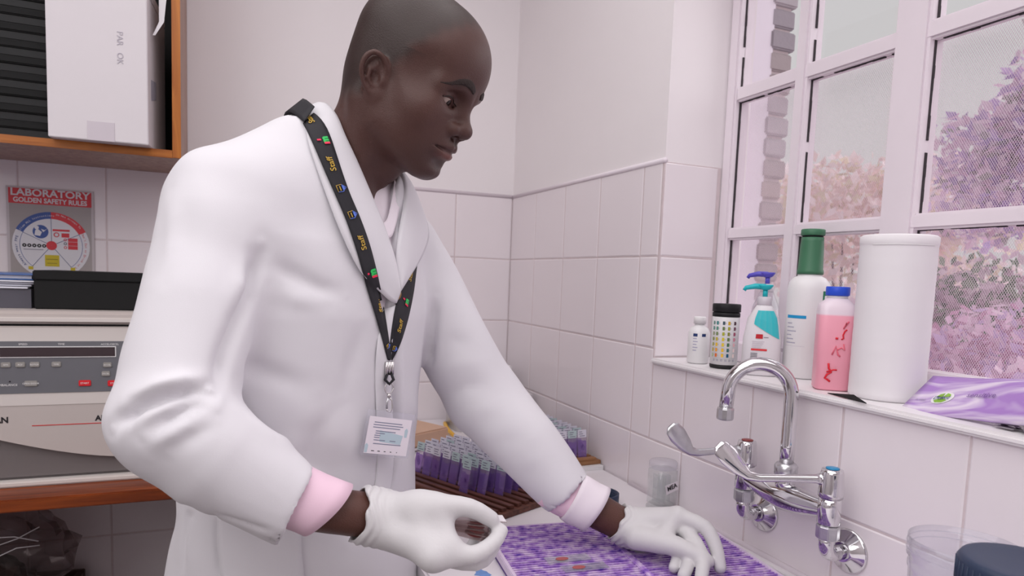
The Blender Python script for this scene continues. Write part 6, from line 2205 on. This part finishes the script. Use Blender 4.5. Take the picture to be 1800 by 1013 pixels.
MIDS = {}
def strap(Lp, Rp, offs, trees):
    A, B, Mr = strap_rows(Lp, Rp, offs, trees)
    m = MB()
    n = len(A)
    vs_ = []
    for i in range(n):
        vs_ += [A[i], Mr[0][i], Mr[1][i], Mr[2][i], Mr[3][i], B[i]]
    fs_ = []
    for i in range(n - 1):
        for k in range(5):
            fs_.append((i * 6 + k, i * 6 + k + 1, (i + 1) * 6 + k + 1, (i + 1) * 6 + k))
    m.add(vs_, fs_, smooth=True)
    o = m.build('strap', 'lanyard_black', lan)
    sd = o.modifiers.new('thickness', 'SOLIDIFY')
    sd.thickness = .0012
    sd.offset = 0
    MIDS[id(A)] = Mr
    return o, A, B
sN, NA_, NB_ = strap(NL, NR, .0034, (cbvh, colbvh, febvh, flbvh))
sF, FA_, FB_ = strap(FL, FR, .0024, (cbvh, febvh))
# strap behind the neck
strip_b = [[(-.7646, -1.1150, 1.5560), (-.7800, -1.0600, 1.5800), (-.7820, -1.0050, 1.5760), (-.7650, -.9500, 1.5600), (-.7000, -.9220, 1.5550), (-.6350, -.9400, 1.5330)],
           [(-.7500, -1.1050, 1.5800), (-.7600, -1.0550, 1.6000), (-.7620, -1.0050, 1.5960), (-.7500, -.9650, 1.5800), (-.7000, -.9400, 1.5740), (-.6450, -.9550, 1.5540)]]
o = strip('strap', strip_b, 'lanyard_black', .0012, parent=lan)
o.data.transform(Matrix.Translation(Vector(PO)))
def strap_frame(A, B, t):
    n = len(A)
    x = t * (n - 1)
    i = min(n - 2, int(x))
    f = x - i
    ca = A[i].lerp(A[i + 1], f)
    cb = B[i].lerp(B[i + 1], f)
    c = ca.lerp(cb, .5)
    mid = (MIDS[id(A)][1][i] + MIDS[id(A)][2][i]) * .5
    c = c.lerp(mid, .85)
    al = ((A[i] + B[i]) - (A[i + 1] + B[i + 1])).normalized()     # up along the strap
    ac = (ca - cb).normalized()                                   # towards the left edge
    ac = (ac - al * ac.dot(al)).normalized()
    nn = al.cross(ac)
    M = Matrix((al, ac, nn)).transposed().to_4x4()
    M.translation = c + nn * .0018
    return M, (ca - cb).length
def strap_text(par, A, B, t, s, size, material, dx=0, dy=0, bold=0.0001):
    M, w = strap_frame(A, B, t)
    text_obj('lettering', s, size, M @ Matrix.Translation((dx, dy, 0)), material, par, extrude=.0002, bold=bold)
def strap_logo(par, A, B, t, k=1.0):
    strap_text(par, A, B, t, 'm', .0135 * k, 'green_ink', .001, -.0035, .0009)
    M, w = strap_frame(A, B, t)
    for (x0, x1, y0, y1) in ((.0005, .0030, .0022, .0075), (-.0052, -.0022, -.0085, -.0010)):
        MB().box((x0 * k, y0 * k, 0), (x1 * k, y1 * k, .0004), None, M).build('logo_mark', 'crimson_ink', par)
def strap_crest(par, A, B, t, k=1.0):
    M, w = strap_frame(A, B, t)
    sh = [(-.0045, .0055), (.0045, .0055), (.0048, -.002), (0, -.0075), (-.0048, -.002)]
    sh = [(-y * .0 + x * k, y * k) for x, y in sh]
    ring = [Vector((x, y, .0003)) for x, y in sh] + [Vector((sh[0][0], sh[0][1], .0003))]
    MB().tube([M @ p for p in ring[:3]][::1], .0005, 5).build('crest_outline', 'gold_ink', par)
    MB().tube([M @ p for p in ring[2:]], .0005, 5).build('crest_outline', 'blue_crest', par)
    MB().poly([(-.0036 * k, -.002 * k), (.0036 * k, -.002 * k), (.0015 * k, -.0052 * k), (-.0015 * k, -.0052 * k)], .0001, .0005, M).build('crest_field', 'blue_crest', par)
    MB().box((-.003 * k, .0005 * k, .0001), (.003 * k, .0018 * k, .0005), None, M).build('crest_bar', 'gold_ink', par)
mat('blue_crest', rgb(90, 120, 214), .4)
for t in (.035, .225, .550, .765):
    strap_text(sN, NA_, NB_, t, 'Staff', .0115, 'gold_ink')
for t in (.135, .660):
    strap_logo(sN, NA_, NB_, t)
for t in (.325, .440, .925):
    strap_crest(sN, NA_, NB_, t, 1.0 if t < .8 else .6)
for t in (.240, .640):
    strap_text(sF, FA_, FB_, t, 'Staff', .0110, 'gold_ink')
strap_logo(sF, FA_, FB_, .440, .95)
strap_crest(sF, FA_, FB_, .845, .7)
# ferrule, loop, ring, clip
fe = [Vector(p) for p in ((-.6490, -1.1400, 1.2385), (-.6490, -1.1390, 1.2200))]
for s in (-1, 0, 1):
    off = Vector((.004 * s, .0012 * s, 0))
    MB().tube([fe[0] + off, fe[1] + off], .0027, 12).build('ferrule', 'steel', lan)
MB().tube([fe[1] + Vector((-.003, 0, .001)), fe[1] + Vector((-.006, -.001, -.007)), fe[1] + Vector((.0, -.002, -.013)), fe[1] + Vector((.006, -.001, -.007)), fe[1] + Vector((.003, 0, .001))], .0042, 10, flat=.5).build('loop', 'lanyard_black', lan)
rc = fe[1] + Vector((0, -.001, -.019))
MB().tube([rc + Vector((.0065 * math.cos(a * math.pi / 10), .002 * math.cos(a * math.pi / 10), .0075 * math.sin(a * math.pi / 10))) for a in range(21)], .0009, 8).build('ring', 'steel', lan)
cb_ = rc + Vector((0, 0, -.008))
MB().lathe([(.0030, 0), (.0030, -.004), (.0020, -.005)], 12, Matrix.Translation(cb_)).build('swivel', 'steel', lan)
MB().tube([cb_ + Vector((0, 0, -.004)), cb_ + Vector((.0045, 0, -.010)), cb_ + Vector((.0050, 0, -.020)), cb_ + Vector((.0018, 0, -.0265)), cb_ + Vector((-.0020, 0, -.0245)), cb_ + Vector((-.0025, 0, -.021))], .0011, 8).build('hook', 'steel', lan)
MB().tube([cb_ + Vector((-.001, 0, -.005)), cb_ + Vector((-.0030, 0, -.014)), cb_ + Vector((-.0026, 0, -.021))], .0016, 8).build('hook_gate', 'chrome_worn', lan)
tl, tr_, br, bl_ = [Vector(p) for p in ((-.6873, -1.1540, 1.1765), (-.6187, -1.1394, 1.1637), (-.6217, -1.1444, 1.0999), (-.6917, -1.1580, 1.1137))]
mat('badge_paper', rgb(232, 224, 232), .4)
mat('badge_teal', rgb(186, 204, 214), .5)
mat('badge_ink', rgb(132, 136, 158), .5)
Mb = frame(bl_.lerp(br, .5), br - bl_, tl - bl_)
bw, bh = (br - bl_).length, (tl - bl_).length
card = MB().box((-bw / 2, 0, 0), (bw / 2, bh, .0016), None, Mb).build('badge_holder', 'clear_plastic', lan)
MB().box((-bw / 2 + .004, .003, .0017), (bw / 2 - .004, bh - .009, .0024), None, Mb).build('badge_card', 'badge_paper', card)
for k, (x0, x1, y) in enumerate(((-.024, .018, .046), (-.025, .020, .0425), (-.025, .016, .039), (-.020, .010, .034), (-.020, -.006, .031), (-.021, -.012, .028), (-.021, -.013, .025), (-.021, -.004, .0215), (.003, .012, .0215), (-.021, .021, .0165))):
    MB().box((x0, y, .0025), (x1, y + .0012, .0026), None, Mb).build('print_line', 'badge_ink', card)
MB().poly([(-.012, .020), (.020, .018), (.022, .031), (-.014, .036)], .00245, .0025, Mb).build('print_tint', 'badge_teal', card)
for k in range(5):
    MB().box((-.022 + k * .0095, .0065, .0025), (-.0175 + k * .0095 - .0008 * k, .0075, .0026), None, Mb).build('print_mark', 'black_ink', card)
for (x, y) in ((.026, .035), (-.030, .010)):
    MB().poly([(x - .002, y - .006), (x + .002, y - .006), (x + .0025, y + .004), (x, y + .007), (x - .0025, y + .004)], .0025, .0026, Mb).build('print_crest', 'badge_teal', card)

# ------------------------------------------------------------------ slides held in the right hand
hold = [Vector((-.598, -1.292, 1.056)), Vector((-.545, -1.300, 1.045))]
dx_ = (hold[1] - hold[0]).normalized()
wx = Vector((.25, .93, .10))
wx = (wx - dx_ * wx.dot(dx_)).normalized()
nz_ = dx_.cross(wx)
sl_names = ['topmost', 'second', 'third', 'fourth', 'lowest']
mat('fresh_smear', rgb(170, 96, 96), .4)
clear_mat('held_glass', (.86, .80, .80, 1), .3, .05, .22, rgb(196, 170, 168))
for k in range(5):
    ang = (-.22 + .11 * k)
    d_ = (dx_ * math.cos(ang * .5) + nz_ * -math.sin(ang * .5)).normalized()
    w_ = (wx * math.cos(ang * .6) + nz_ * math.sin(ang * .6)).normalized()
    M = frame(hold[0] + nz_ * (.0075 - .0040 * k) + d_ * (.002 * (k % 2)), d_, w_)
    t = thing('glass_slide', 'glass slide with a red smear held in the right glove, %s of the fan' % sl_names[k], 'slide', group='slides held in the glove')
    t.matrix_world = M
    MB().box((-.012, -.012, -.0005), (.063, .012, .0005)).build('glass', 'held_glass', t)
    MB().poly([(.028 + .012 * math.cos(a * .524), .008 * math.sin(a * .524)) for a in range(12)], .00055, .0009).build('smear', 'fresh_smear', t)
    MB().box((.045, -.0118, .0005), (.0625, .0118, .0009)).build('frosted_end', 'white_card', t)
